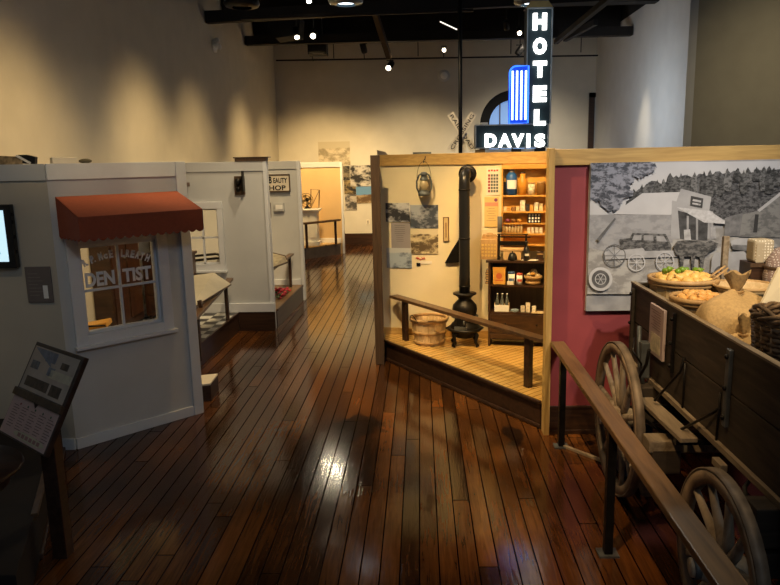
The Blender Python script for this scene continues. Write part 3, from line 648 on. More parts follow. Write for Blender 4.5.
# bay one reading rail
def bayrail(name, label, a, b, posts, z, zp, m='rail', w_=.09, h_=.035, pw=.045):
    t = thing(name, label, 'railing', ((a[0]+b[0])/2, (a[1]+b[1])/2, zp))
    build('top_rail', MB().bar((a[0], a[1], z), (b[0], b[1], z), w_, h_), m, t, .004)
    for p in posts: build('post', MB().bar((p[0], p[1], zp), (p[0], p[1], z-h_/2), pw, pw), 'dark', t, .003)
    return t
bayrail('checkered_bay_railing', 'dark railing on the checkered platform beside the white window', (-2.70, 9.62), (-2.40, 6.95), [(-2.68, 9.3), (-2.44, 7.3)], .80, .28)
mb = MB(); q = [FZ(190, 309, .86), FZ(231, 284, .86), FZ(214, 272.5, 1.0), FZ(176, 278, 1.0)]
t = thing('slanted_text_board', 'cream slanted text board on the railing beside the white window', 'display panel', (-2.6, 8.2, .83))
nb = (q[1]-q[0]).cross(q[2]-q[0]).normalized(); nb = nb if nb.z < 0 else -nb
build('board', MB().prism(q, nb*.02), mat('dull_cream_board', (.42, .39, .31), .5, var=.06), t, .002)
build('edge_frame', MB().tube([p+nb*.01 for p in q], .011, 6, closed=True), 'darkpost', t)
build('bracket', MB().bar((-2.60, 8.9, .79), (-2.62, 8.9, .92), .04, .04).bar((-2.48, 7.6, .79), (-2.50, 7.6, .90), .04, .04), 'dark', t)
# lamp on the divider
t = thing('wall_telephone', 'dark old wall fixture hanging high on the grey partition, its shadow slanting down', 'wall fixture', (-2.52, 9.8, 1.97))
build('back_board', MB().bb((-2.60, 9.79, 1.97), (-2.46, 9.826, 2.23)), 'darkpost', t, .004)
build('bracket', MB().bb((-2.475, 9.70, 2.02), (-2.455, 9.79, 2.30)), 'iron', t, .003)
build('bell', MB().ell((-2.545, 9.76, 2.15), (.045, .035, .055)).ell((-2.545, 9.76, 2.05), (.035, .03, .04)), 'iron', t)
# bay two
t = thing('beauty_sign', 'cream sign with black lettering Beauty Shop, half hidden behind the partition', 'sign', (-2.5, 12.0, 1.9))
build('board', MB().bb((-2.86, 12.01, 1.915), (-2.232, 12.03, 2.205)), 'paper', t)
build('border', MB().bb((-2.86, 12.0, 2.19), (-2.225, 12.02, 2.21)).bb((-2.86, 12.0, 1.91), (-2.225, 12.02, 1.93)).bb((-2.245, 12.0, 1.91), (-2.225, 12.02, 2.21)).bb((-2.87, 12.0, 1.91), (-2.85, 12.02, 2.21)), 'darkpost', t)
mb = MB(); put_text(mb, 'B', .1, (-2.565, 12.009, 2.115), (1, 0, 0), UP, .003, .004, fitw=.052, fith=.12); put_text(mb, 'EAUTY', .1, (-2.395, 12.009, 2.105), (1, 0, 0), UP, .003, .003, fitw=.24, fith=.09)
put_text(mb, 'SHOP', .1, (-2.485, 12.009, 1.98), (1, 0, 0), UP, .003, .003, fitw=.36, fith=.085)
build('lettering', mb, 'black', t)
t = thing('thermostat_box', 'small pale grey wall box below the beauty sign', 'wall box', (-2.43, 12.0, 1.58))
build('housing', MB().bb((-2.52, 12.0, 1.58), (-2.35, 12.05, 1.72)), 'trim', t, .004); build('grille', MB().bb((-2.495, 11.995, 1.61), (-2.375, 12.0, 1.69)), 'letter', t)
o = build('framed_picture', MB().bb((-2.72, 12.02, 1.47), (-2.585, 12.045, 1.73)), 'darkpost', None, .004); tag(o, 'narrow dark framed picture on the beauty shop wall beside the pale wall box', 'picture')
bayrail('beauty_railing', 'short dark railing in front of the beauty shop bay', (-2.26, 11.98), (-2.26, 10.0), [(-2.26, 11.8), (-2.26, 10.2)], .83, .28)
t = thing('tilted_picture_board', 'tilted framed board resting on the beauty shop railing', 'display panel', (-2.4, 11, .8))
q = [FZ(272, 268, .87), FZ(288, 262, .87), FZ(285, 256, .96), FZ(272, 253, 1.0)]
build('board', MB().prism(q, (0, 0, -.015)), mat('olive_print', (.30, .26, .18), .5, var=.3, scale=12), t)
build('frame', MB().tube(q, .014, 6, closed=True), 'darkpost', t)
random.seed(3); mb = MB(); pc_ = FZ(284, 292, .33)
for i in range(46):
    mb.ell((pc_.x-.08+random.uniform(-.13, .13), pc_.y+random.uniform(-.35, .35), .33+random.uniform(-.04, .03)), (.035, .035, .018), 6, 4, mi=random.choice((0, 0, 1)))
o = build('red_flowers', mb, [mat('red_petals', (.45, .03, .05), .6), mat('dark_leaves', (.05, .06, .02), .6)]); tag(o, 'heap of red flowers on the beauty shop platform', 'flowers', kind='stuff')
# bay three : pedestal, fan, framed thing, railing
pd_ = FZ(311, 243, .30)
t = thing('white_pedestal', 'white panelled pedestal against the tan wall of the far bay', 'pedestal', (pd_.x, 17.9, .30)); px = pd_.x+.07; py = 17.85
build('base', MB().bb((px-.24, py-.24, .30), (px+.24, py+.2, .40)), 'white', t, .006)
build('column', MB().bb((px-.20, py-.20, .40), (px+.20, py+.17, 1.16)), 'white', t, .004)
for x in (px-.10, px+.10): build('raised_panel', MB().bb((x-.07, py-.212, .50), (x+.07, py-.20, 1.08)), 'white', t, .006)
build('top', MB().bb((px-.25, py-.25, 1.16), (px+.25, py+.2, 1.20)).bb((px-.28, py-.28, 1.20), (px+.28, py+.22, 1.235)), 'white', t, .006)
t = thing('table_fan', 'old black table fan with brass rim on the white pedestal', 'fan', (px-.05, py, 1.235)); fc = Vector((px-.06, py-.06, 1.46))
build('base', MB().lathe((px-.06, py, 1.235), [(.09, 0), (.09, .02), (.03, .05), (.02, .14), (0, .14)], 16), 'iron', t)
build('motor', MB().cyl((px-.06, py+.06, 1.46), fc, .05, .04), 'iron', t)
mb = MB()
for rr in (.17, .11, .05): mb.tube([fc+Vector((rr*math.cos(a), -.04, rr*math.sin(a))) for a in [2*math.pi*i/24 for i in range(24)]], .006, 5, closed=True)
for i in range(8): a = math.pi*i/4; mb.tube([fc+Vector((0, -.05, 0)), fc+Vector((.17*math.cos(a), -.04, .17*math.sin(a)))], .004, 5)
build('guard', mb, 'iron', t)
for k in range(4):
    a = math.pi*k/2+.4; build('blade', MB().prism([fc+Vector((.02*math.cos(a), -.015, .02*math.sin(a))), fc+Vector((.14*math.cos(a-.4), -.03, .14*math.sin(a-.4))), fc+Vector((.15*math.cos(a+.35), 0, .15*math.sin(a+.35)))], (0, .006, 0)), mat('old_brass2', (.30, .20, .08), .4, .6), t)
t = thing('small_easel_frame', 'small brown tilted frame standing beside the fan on the white pedestal', 'frame', (px+.13, py, 1.235))
mb = MB(); q = [Vector((px+.04, py-.05, 1.25)), Vector((px+.24, py-.02, 1.235)), Vector((px+.27, py-.02, 1.70)), Vector((px+.06, py-.05, 1.73))]
build('frame', mb.tube(q, .016, 6, closed=True), 'rail2', t)
build('cross_bar', MB().tube([q[0], q[2]], .009, 6), 'rail2', t)
a_ = (-2.86, 17.05); b_ = (-2.10, 18.02)
bayrail('far_bay_railing', 'dark railing across the tan far bay with the pedestal', a_, b_, [(-2.83, 17.12+.02), (-2.20, 17.93)], .92, .30, w_=.12, h_=.05, pw=.06)
# far wall pictures
def print_(name, label, x0, y0, x1, y1, Y, m, group=None, th=.015, off=.0):
    a = FY(x0, y0, Y-off); b = FY(x1, y1, Y-off)
    o = build(name, MB().bb((a.x, Y-off-th, min(a.z, b.z)), (b.x, Y-off-.001, max(a.z, b.z))), m); tag(o, label, 'photograph', group); return o
def photo_mat(name, lo, hi, sc, seed=0, mid=None, sky=None):
    m, nt, b = newmat(name); tc = NN(nt, 'ShaderNodeTexCoord'); mp = NN(nt, 'ShaderNodeMapping'); mp.inputs['Location'].default_value = (seed, seed*.7, seed*1.3); mp.inputs['Scale'].default_value = (1, 1, 1.6)
    no = NN(nt, 'ShaderNodeTexNoise'); no.inputs['Scale'].default_value = sc; no.inputs['Detail'].default_value = 7; no.inputs['Roughness'].default_value = .65
    ra = NN(nt, 'ShaderNodeValToRGB'); ra.color_ramp.elements[0].position = .44; ra.color_ramp.elements[1].position = .56; ra.color_ramp.elements[0].color = c4(lo); ra.color_ramp.elements[1].color = c4(hi)
    L = nt.links.new; L(tc.outputs['Object'], mp.inputs[0]); L(mp.outputs[0], no.inputs['Vector']); L(no.outputs['Fac'], ra.inputs[0])
    col = ra.outputs[0]
    if sky:
        sx = NN(nt, 'ShaderNodeSeparateXYZ'); L(tc.outputs['Generated'], sx.inputs[0]); r2 = NN(nt, 'ShaderNodeValToRGB'); r2.color_ramp.elements[0].position = sky[0]-.02; r2.color_ramp.elements[1].position = sky[0]+.02
        r2.color_ramp.elements[0].color = (0, 0, 0, 1); r2.color_ramp.elements[1].color = (1, 1, 1, 1)
        a1 = NN(nt, 'ShaderNodeMath', operation='MULTIPLY_ADD'); a1.inputs[1].default_value = .2; L(no.outputs['Fac'], a1.inputs[0]); a2 = NN(nt, 'ShaderNodeMath', operation='ADD'); a2.inputs[1].default_value = -.1; L(sx.outputs[2], a2.inputs[0]); L(a2.outputs[0], a1.inputs[2])
        L(a1.outputs[0], r2.inputs[0]); mx = NN(nt, 'ShaderNodeMix', data_type='RGBA'); L(r2.outputs[0], mx.inputs[0]); L(col, mx.inputs[6]); mx.inputs[7].default_value = c4(sky[1]); col = mx.outputs[2]
    L(col, b.inputs['Base Color']); b.inputs['Roughness'].default_value = .45; return m
print_('photograph', 'wide pale sepia landscape print high on the far wall', 318, 142, 350.5, 165, YB, photo_mat('ph_sepia', (.30, .25, .16), (.60, .52, .38), 3, 1, sky=(.72, (.50, .44, .32))))
print_('photograph', 'black and white print of people, topmost of the cluster on the far wall', 350, 165.5, 375, 186, YB, photo_mat('ph_people', (.015, .014, .013), (.50, .47, .42), 3.2, 5), off=.012)
print_('photograph', 'dark print at the upper left of the cluster on the far wall', 343, 166, 350, 180, YB, photo_mat('ph_dark', (.015, .014, .013), (.22, .18, .12), 3, 8))
print_('photograph', 'dark night print with a glowing centre, left middle of the far wall cluster', 344, 180.5, 356, 194, YB, photo_mat('ph_dark2', (.012, .012, .013), (.30, .22, .10), 3, 11), off=.003)
print_('photograph', 'colour print with bright blue sky over a brown town on the far wall', 356, 186.5, 375, 203, YB, photo_mat('ph_sky', (.12, .07, .03), (.35, .26, .15), 5, 13, sky=(.5, (.12, .26, .45))))
print_('photograph', 'grey print of cars, lowest of the cluster on the far wall', 345, 194.5, 357, 210, YB, photo_mat('ph_cars', (.06, .055, .05), (.42, .38, .33), 3.4, 17), off=.001)
ol = FY(368, 222, YB)
t = thing('wall_outlet', 'small cream wall outlet low on the far wall', 'outlet', (ol.x, YB, ol.z)); build('cover_plate', MB().bb((ol.x-.05, YB-.01, ol.z-.07), (ol.x+.05, YB-.001, ol.z+.07)), 'paper', t, .003); build('socket', MB().bb((ol.x-.02, YB-.013, ol.z-.04), (ol.x+.02, YB-.01, ol.z-.01)).bb((ol.x-.02, YB-.013, ol.z+.01), (ol.x+.02, YB-.01, ol.z+.04)), 'plate', t)
vt = FY(444, 76, YB)
t = thing('air_vent', 'small grey round vent high on the far wall', 'vent', (vt.x, YB, vt.z)); build('housing', MB().lathe((vt.x, YB, vt.z), [(0, .08), (.13, .08), (.17, .0)], 20, ax=(0, -1, 0)), 'trim', t); build('grille', MB().lathe((vt.x, YB-.08, vt.z), [(0, .012), (.09, .012), (.10, 0)], 20, ax=(0, -1, 0)), 'letter', t)
sd = FX(214, 46, XL)
t = thing('wall_detector', 'small white detector with three lenses high on the left wall', 'detector', (XL, sd.y, sd.z))
build('base', MB().lathe((XL, sd.y, sd.z), [(.13, 0), (.13, .03), (.06, .06), (0, .06)], 18, ax=(1, 0, 0)), 'white', t)
for dz, dy in ((0, -.12), (0, .12), (.10, 0)): build('lens', MB().ell((XL+.07, sd.y+dy, sd.z+dz), (.05, .06, .06)), 'white', t)
#@@PART3
# ================================================================= STORE CONTENTS
ZS = .26
# reading rail
ra_ = FZ(388, 291.5, .80); 
def rail_pt(x, y, z): return FZ(x, y, z)
p1_ = Vector((-.20, 8.16, 0)); p2_ = Vector((1.00, 6.36, 0)); rd = (p2_-p1_).normalized()
t = thing('store_railing', 'dark wooden railing along the front of the golden lit store platform', 'railing', ((p1_.x+p2_.x)/2, (p1_.y+p2_.y)/2, ZS))
e0 = p1_-rd*.26; e1 = p2_+rd*.22
build('top_rail', MB().bar(e0+UP*.765, e1+UP*.765, .12, .035), 'rail', t, .004)
for p in (p1_, p2_): build('post', MB().bar(p+UP*ZS, p+UP*.748, .075, .05, up=(rd.y, -rd.x, 0)), 'dark', t, .003)
# bushel basket
def basket(name, label, c, r0_, r1_, h, n=18, handles=True, hz=(.12, .5, .93), staves='tanwood', group=None, cat='basket', fill=None, wv=False):
    t = thing(name, label, cat, c, group=group); c = Vector(c)
    mb = MB(); 
    for i in range(n):
        a0 = 2*math.pi*(i+.04)/n; a1 = 2*math.pi*(i+.96)/n; vs = []
        for (rr, z) in ((r0_, 0), ((r0_*.45+r1_*.55)*1.01, h*.5), (r1_, h)):
            for a in (a0, a1):
                for d in (0, -.006): vs.append(c+Vector(((rr+d)*math.cos(a), (rr+d)*math.sin(a), z)))
        for k in range(2):
            o = k*4; f = [(o, o+2, o+6, o+4), (o+1, o+5, o+7, o+3), (o, o+4, o+5, o+1), (o+2, o+3, o+7, o+6)]
            mb.add(vs, f)
        mb.add(vs, [(8, 10, 11, 9), (0, 1, 3, 2)])
    mb.lathe(c, [(0, .004), (r0_-.004, .004), (r0_-.004, .012), (0, .012)], 24)
    build('staves', mb, staves, t)
    for q in hz:
        rr = r0_+(r1_-r0_)*q+.004; z = h*q
        build('hoop', MB().lathe(c, [(rr, z-.016), (rr+.009, z-.014), (rr+.009, z+.014), (rr, z+.016)], 36), 'hoop', t)
    build('rim', MB().lathe(c, [(r1_-.012, h-.02), (r1_-.012, h+.012), (r1_+.014, h+.012), (r1_+.014, h-.02), (r1_-.012, h-.02)], 36), 'hoop', t)
    if handles:
        for a in (.5, .5+math.pi):
            pts = []
            for k in range(9):
                b_ = (k/8-.5)*.9; pts.append(c+Vector(((r1_+.012)*math.cos(a+b_), (r1_+.012)*math.sin(a+b_), h-.02+.075*math.sin(math.pi*k/8))))
            build('handle', MB().tube(pts, .006, 6), 'iron', t)
    return t
basket('bushel_basket', 'empty slatted bushel basket on the store platform beside the iron stove', (.085, 8.02, ZS), .165, .215, .31, 16)
# pot belly stove
c = Vector((.50, 7.93, ZS)); t = thing('potbelly_stove', 'black cast iron potbelly stove on the store platform under the tall pipe', 'stove', c)
build('body', MB().lathe(c, [(0, .10), (.11, .10), (.13, .14), (.17, .17), (.175, .22), (.15, .26), (.125, .28), (.115, .31), (.135, .37), (.145, .43), (.135, .48), (.10, .52), (.075, .545), (.075, .56), (.11, .595), (.135, .605), (.135, .62), (.06, .625), (0, .625)], 36), 'iron', t)
build('ash_shelf', MB().lathe(c, [(0, .185), (.215, .185), (.225, .20), (.215, .215), (0, .215)], 8), 'iron', t, .004)
build('belt', MB().lathe(c, [(.14, .335), (.158, .34), (.158, .355), (.14, .36)], 36), 'grayiron', t)
dd = build('door', MB().box(c+Vector((-.05, -.15, .30)), (.11, .02, .10), (1, -.3, 0), (.3, 1, 0)), 'iron', t, .006)
build('door_handle', MB().ell(c+Vector((-.02, -.175, .30)), (.012, .014, .03)), 'grayiron', dd)
build('grate', MB().box(c+Vector((-.06, -.17, .235)), (.14, .012, .04), (1, -.3, 0), (.3, 1, 0), mi=0), 'grayiron', t)
for k in range(4):
    a = math.pi/4+k*math.pi/2; d = Vector((math.cos(a), math.sin(a), 0))
    build('leg', MB().tube([c+d*.13+UP*.19, c+d*.19+UP*.14, c+d*.165+UP*.06, c+d*.20+UP*.012], [.028, .024, .017, .022], 8), 'iron', t)
t = thing('stove_pipe', 'tall black stove pipe rising from the potbelly stove and bending into the wall', 'stove pipe', c+UP*.62)
pr = .062; top = 2.235; wl = 8.52-.2244*(.60+.50)
pts = [c+UP*(.62+i*.2) for i in range(8)]; pts = [p for p in pts if p.z < top-.09]+[Vector((c.x, c.y, top-.1))]
ex = Vector((c.x+.09, wl-.03, top+.02)); dv = Vector((.09, wl-c.y-.03, 0)).normalized()
for k in range(1, 7):
    q = math.pi/2*k/6; pts.append(Vector((c.x, c.y, top-.1))+UP*(.1*math.sin(q))+dv*(.1*(1-math.cos(q))))
pts.append(Vector((c.x, c.y, top))+dv*.16)
vpipe = build('pipe', MB().tube(pts, pr, 20), 'black', t)
for z in (.95, 1.5, 2.05): build('seam_collar', MB().cyl((c.x, c.y, z), (c.x, c.y, z+.02), pr+.004, n=24), 'iron', t)
pf_ = Vector((c.x, c.y, top))+dv*.15
build('wall_collar', MB().lathe(pf_, [(0, 0), (.066, 0), (.10, .008), (.105, .02), (0, .02)], 24, ax=SN*-1), 'iron', t)
q = spx(455, 262, .03)
o = build('iron_shovel', MB().prism([spx(459, 239, .02), spx(461.5, 262, .02), spx(445, 263, .02), spx(452, 250, .02)], SN*.03), 'iron', None, .004); tag(o, 'black triangular iron piece hanging on the wall left of the stove pipe', 'tool')
# lantern
lc = spx(424, 180, .12); lc.z = 2.135
t = thing('hanging_lantern', 'old tarnished kerosene lantern hanging from a hook on the pine beam', 'lantern', (lc.x, lc.y, 2.0))
L0 = Vector((lc.x, lc.y, 1.985))
build('fuel_tank', MB().lathe(L0, [(0, 0), (.065, 0), (.07, .01), (.07, .04), (.045, .06), (.03, .07), (0, .07)], 24), 'grayiron', t)
build('globe', MB().lathe(L0, [(.032, .07), (.05, .10), (.055, .125), (.045, .16), (.032, .185)], 24), mat('smoky_amber_glass', (.45, .36, .20), .15, var=.2, scale=12), t)
build('chimney', MB().lathe(L0, [(.05, .185), (.05, .2), (.035, .215), (.035, .24), (.05, .25), (.03, .275), (0, .28)], 24), 'grayiron', t)
for s in (-1, 1): build('side_tube', MB().tube([L0+SD*(s*.06)+UP*.03, L0+SD*(s*.088)+UP*.09, L0+SD*(s*.088)+UP*.17, L0+SD*(s*.06)+UP*.24, L0+SD*(s*.02)+UP*.265], .010, 8), 'grayiron', t)
hk = L0+UP*.42
build('bail', MB().tube([L0+SD*(.085*math.cos(a))+UP*(.20+.20*math.sin(a)) for a in [math.pi*i/10 for i in range(11)]], .003, 5), 'iron', t)
o = build('beam_hook', MB().tube([sp((L0-SA).dot(SD), 2.44, .03), sp((L0-SA).dot(SD), 2.41, .06), L0+UP*.41, L0+UP*.385-SN*.0, L0+UP*.395+SN*.02], .006, 6), 'iron'); tag(o, 'black iron hook on the pine beam holding the lantern', 'hook')
# prints on the store wall
def sprint(name, label, x0, y0, x1, y1, m, off=.0, cat='photograph', th=.012):
    P = [spx(x, y, off+th) for x, y in ((x0, y0), (x1, y0), (x1, y1), (x0, y1))]
    zt_ = (P[0].z+P[1].z)/2; zb_ = (P[2].z+P[3].z)/2; ta = (P[0]-SA).dot(SD); tb = (P[1]-SA).dot(SD)
    o = build(name, MB().box(sp((ta+tb)/2, (zt_+zb_)/2, off+th/2+.0015), (tb-ta, th, zt_-zb_), SD, SN, UP), m); tag(o, label, cat); return o, ta, tb, zb_, zt_
sprint('photograph', 'black and white print of parked wagons, upper left on the cream store wall', 385.5, 203, 409.5, 222, photo_mat('ph1', (.03, .03, .035), (.55, .55, .55), 5, 21))
sprint('photograph', 'bluish grey print of a crowd, upper right on the cream store wall', 410, 205, 438, 228.5, photo_mat('ph2', (.05, .06, .08), (.36, .38, .42), 5, 24))
o, ta, tb, zb_, zt_ = sprint('information_board', 'grey text panel between two prints at the left of the store wall', 391, 223, 410, 248, mat('lavender_grey', (.30, .27, .27), .5, var=.04), cat='sign')
mb = MB()
for i in range(9): mb.box(sp((ta+tb)/2-.01, zt_-.03-i*.024, .0145), (.13 if i < 5 else .09, .001, .006), SD, SN, UP)
build('printed_text', mb, mat('grey_print', (.18, .16, .16), .5), o)
sprint('photograph', 'yellowed print of workers before a long shed on the store wall', 410.5, 229, 438, 254, photo_mat('ph3', (.10, .07, .035), (.60, .50, .30), 6, 27, sky=(.78, (.62, .54, .36))))
sprint('photograph', 'blue toned print of a car at the lower left of the store wall', 386.5, 248, 411.5, 268, photo_mat('ph4', (.015, .025, .05), (.36, .42, .48), 3.4, 30, sky=(.78, (.5, .52, .52))))
t = thing('red_script_cutout', 'small red and cream script cutout sign below the yellowed print', 'sign', spx(422, 262, .01))
mb = MB(); P = spx(421, 258.5, .012); [mb.tube([P+SD*(-.06+.022*k)+UP*(.018*math.sin(k*2.3)), P+SD*(-.05+.022*k)+UP*(.018*math.cos(k*1.7)), P+SD*(-.038+.022*k)+UP*(-.012)], .006, 6) for k in range(5)]; build('script_strokes', mb, mat('red_letter', (.5, .05, .03), .5), t)
P = spx(425, 262.5, .008); build('tag_board', MB().box(P, (.17, .006, .035), SD, SN, UP), 'paper', t); P = spx(418.5, 264.5, .008); build('small_tag', MB().box(P, (.05, .006, .04), SD, SN, UP), 'blacksteel', t)
o, ta, tb, zb_, zt_ = sprint('wall_thermometer', 'narrow brown framed wall thermometer between the prints and the stove pipe', 443, 217.5, 449, 241, mat('old_yellow', (.55, .42, .20), .5), cat='thermometer')
build('frame', MB().box(sp(ta+.006, (zb_+zt_)/2, .014), (.01, .012, zt_-zb_), SD, SN, UP).box(sp(tb-.006, (zb_+zt_)/2, .014), (.01, .012, zt_-zb_), SD, SN, UP).box(sp((ta+tb)/2, zb_, .014), (tb-ta, .012, .01), SD, SN, UP).box(sp((ta+tb)/2, zt_, .014), (tb-ta, .012, .01), SD, SN, UP), 'rail2', o)
build('glass_tube', MB().cyl(sp((ta+tb)/2, zb_+.04, .018), sp((ta+tb)/2, zt_-.06, .018), .005, n=8), mat('red_brown_tube', (.22, .05, .03), .3), o)
# calendars
o, ta, tb, zb_, zt_ = sprint('wall_calendar', 'calendar with a red heading and a grid of small dark pictures beside the pine shelves', 486.5, 168, 500, 195, 'paper', cat='calendar', off=0)
mb = MB(); w4 = (tb-ta)/5
for i in range(4):
    for j in range(6): mb.box(sp(ta+w4*(i+1), zt_-.085-j*.036, .0145), (w4*.8, .001, .028), SD, SN, UP, mi=0 if i else 1)
build('picture_grid', mb, [mat('dark_green_grey', (.10, .12, .10), .5), mat('dark_red_print', (.30, .05, .04), .5)], o)
mb = MB()
for k in range(4): mb.box(sp(ta+(tb-ta)*(.2+.2*k), zt_-.03+.003*(k % 2), .0145), ((tb-ta)*.15, .001, .02), SD, SN, UP)
build('heading', mb, mat('red_letter2', (.5, .06, .03), .5), o)
o, ta, tb, zb_, zt_ = sprint('wall_poster', 'yellow poster with a pink band and purple dot below the calendar', 484.5, 197, 498.5, 227, mat('poster_yellow', (.62, .44, .16), .5, var=.06), cat='poster')
build('pink_band', MB().box(sp((ta+tb)/2, zt_-.085, .0145), (tb-ta-.01, .001, .045), SD, SN, UP), mat('poster_pink', (.60, .24, .14), .5), o)
build('purple_dot', MB().cyl(sp(tb-.03, zt_-.035, .0142), sp(tb-.03, zt_-.035, .016), .02, n=16), mat('poster_purple', (.20, .04, .12), .5), o)
mb = MB()
for i in range(6): mb.box(sp((ta+tb)/2, zt_-.135-i*.028, .0145), ((tb-ta)*(.7 if i % 2 else .45), .001, .007), SD, SN, UP)
build('printed_text', mb, 'hoop', o)
# shelf unit on the wall
q0 = spx(502.5, 200, 0); T0 = (q0-SA).dot(SD); T1 = 2.02; sdep = .13
t = thing('wall_shelves', 'varnished pine wall shelves filled with tins and small bottles, beside the pine post', 'shelf', sp((T0+T1)/2, 1.36))
build('back_panel', MB().box(sp((T0+T1)/2, 1.835, .006), (T1-T0, .012, 1.01), SD, SN, UP), 'orangewood', t)
for tt in (T0+.009, T1-.009): build('side_panel', MB().box(sp(tt, 1.835, sdep/2), (.018, sdep, 1.01), SD, SN, UP), 'orangewood', t)
shz = [1.985, 1.80, 1.545, 1.42]
for z in shz+[2.325]: build('shelf', MB().box(sp((T0+T1)/2, z-.009, sdep/2+.001), (T1-T0-.036, sdep-.004, .018), SD, SN, UP), 'orangewood', t, .002)
build('top_arch', MB().box(sp((T0+T1)/2, 2.300, sdep-.006), (T1-T0-.036, .01, .035), SD, SN, UP), 'orangewood', t)
def jar(name, label, tt, z, r_, h, mb_, mc, prof=None, off=.065, cat='jar', lab=None, cap=(.5, .15), group=None):
    P = sp(tt, z, off); t = thing(name, label, cat, P, group=group)
    pr_ = prof or [(0, 0), (r_, 0), (r_, h*.78), (r_*.6, h*.88), (r_*.5, h*.9), (0, h*.9)]
    build('body', MB().lathe(P, pr_, 20), mb_, t)
    build('lid', MB().lathe(P, [(0, h*.88), (r_*cap[0], h*.88), (r_*cap[0], h), (0, h)], 18), mc, t)
    if lab: build('paper_label', MB().lathe(P, [(r_+.001, h*.25), (r_+.001, h*.6)], 12, a0=-2.6, a1=-.6), lab, t)
    return t
def TX(x, off=.065, y=185): return (spx(x, y, off)-SA).dot(SD)
z = shz[0]
jar('blue_jug', 'large blue jug with grey cap and white label on the top pine shelf', TX(511.5), z, .062, .285, mat('blue_tin', (.02, .09, .28), .3), mat('grey_cap', (.25, .22, .18), .4), lab='white', cap=(.5, 1))
jar('amber_bottle', 'tall orange bottle with a dark cap beside the blue jug on the top pine shelf', TX(522.5), z, .05, .26, mat('amber', (.62, .27, .03), .3), 'dark', cap=(.62, 1), prof=[(0, 0), (.05, 0), (.05, .17), (.032, .2), (.032, .24), (0, .24)])
jar('white_tin', 'small white tin with dark print between the orange bottle and brown jar', TX(531.5), z, .04, .14, mat('white_print', (.62, .55, .42), .4, var=.5, scale=30), 'hoop', cap=(1.02, .1), prof=[(0, 0), (.04, 0), (.04, .127), (0, .127)])
jar('brown_jar', 'brown glass jar with wide lid at the right end of the top pine shelf', TX(541), z, .05, .15, mat('brown_glass', (.22, .11, .03), .2), 'hoop', cap=(.95, .1), prof=[(0, 0), (.05, 0), (.05, .12), (.045, .132), (0, .132)])
o = build('dark_packet', MB().box(sp(TX(505.3), z+.075, .05), (.045, .05, .15), SD, SN, UP), 'black', None, .003); tag(o, 'dark narrow packet at the left end of the top pine shelf behind the blue jug', 'packet')
z = shz[1]; random.seed(11)
cm = [mat('tin_cream', (.62, .5, .3), .5, var=.3, scale=40), mat('tin_orange', (.55, .28, .06), .5, var=.3, scale=40), mat('tin_brown', (.24, .12, .04), .5, var=.3, scale=40), mat('tin_white', (.68, .62, .5), .5, var=.3, scale=40), mat('tin_dark', (.05, .04, .04), .5, var=.3, scale=40)]
desc = ['cream flat packet lying at the left end of the second pine shelf', 'orange packet next to the left end of the second pine shelf', 'brown low box on the second pine shelf under the blue jug', 'cream packet lying under the orange bottle', 'tall white box in the middle of the second pine shelf', 'dark small box right of the tall white box', 'orange low box under the white tin', 'white box near the right end of the second pine shelf', 'cream box at the right end of the second pine shelf']
for i, (x, hh, ww, ci) in enumerate(((505.5, .05, .04, 0), (509.5, .035, .045, 1), (513.8, .045, .04, 2), (518, .05, .04, 0), (523, .125, .055, 3), (528, .08, .035, 4), (532, .07, .04, 1), (536.8, .10, .045, 3), (541.5, .085, .04, 0))):
    o = build('small_box', MB().box(sp(TX(x), z+hh/2, .06), (ww, .07, hh), SD, SN, UP), cm[ci], None, .002); tag(o, desc[i], 'box')
z = shz[2]
o = build('dark_cloth_roll', MB().cyl(sp(TX(501), z+.02, .155), sp(TX(501), z+.20, .155), .028, n=14), mat('grey_blue_cloth', (.12, .12, .13), .9, bump=.4)); tag(o, 'dark grey roll hanging on the left edge of the pine shelves', 'roll')
for i, (x, m_, dsc) in enumerate(((508, mat('purple_ball', (.20, .05, .09), .4), 'purple round trinket on the third pine shelf'), (513.5, cm[2], 'brown round trinket in the middle of the third pine shelf'), (519.5, cm[1], 'orange flattened trinket left of the dark grid case'))):
    o = build('round_trinket', MB().ell(sp(TX(x), z+.145, .05), (.028, .028, .022)), m_); tag(o, dsc, 'trinket')
build('ledge', MB().box(sp((T0+T1)/2, z+.112, .045), (T1-T0-.036, .09, .012), SD, SN, UP), 'orangewood', t)
g = thing('grid_case', 'dark case with a grid of small pale bottles on the third pine shelf', 'case', sp(TX(534.8), z+.12, .05)); ga = TX(534.8)
build('case', MB().box(sp(ga, z+.175, .06), (.15, .05, .115), SD, SN, UP), 'black', g, .003)
for i in range(4):
    for j in range(3): build('small_bottle', MB().box(sp(ga-.052+.035*i, z+.14+.035*j, .087), (.018, .006, .022), SD, SN, UP), 'letter', g)
bt = thing('tonic_bottle', 'small clear tonic bottle with a pale cap in the row on the fourth pine shelf', 'bottle', sp(TX(504), z, .06), group='tonic bottles in a row')
P = sp(TX(504), z, .06); build('body', MB().lathe(P, [(0, 0), (.014, 0), (.014, .06), (.007, .075), (.007, .085), (0, .085)], 12), mat('pale_bottle', (.60, .48, .28), .25), bt); build('cap', MB().lathe(P, [(0, .085), (.009, .085), (.009, .10), (0, .10)], 10), 'white', bt)
reg(bt)
for i in range(1, 7): dup(bt, sp(TX(504+3.0*i), z, .06))
tn = build('white_packet', MB().box(sp(TX(529.5), z+.035, .07), (.034, .03, .065), SD, SN, UP), cm[3], None, .002); tag(tn, 'small white packet in the row below the dark grid case', 'packet', 'white packets below the grid case')
for i in range(1, 4): 
    c_ = tn.copy(); COL.objects.link(c_); c_.location = tn.location+SD*(.046*i)
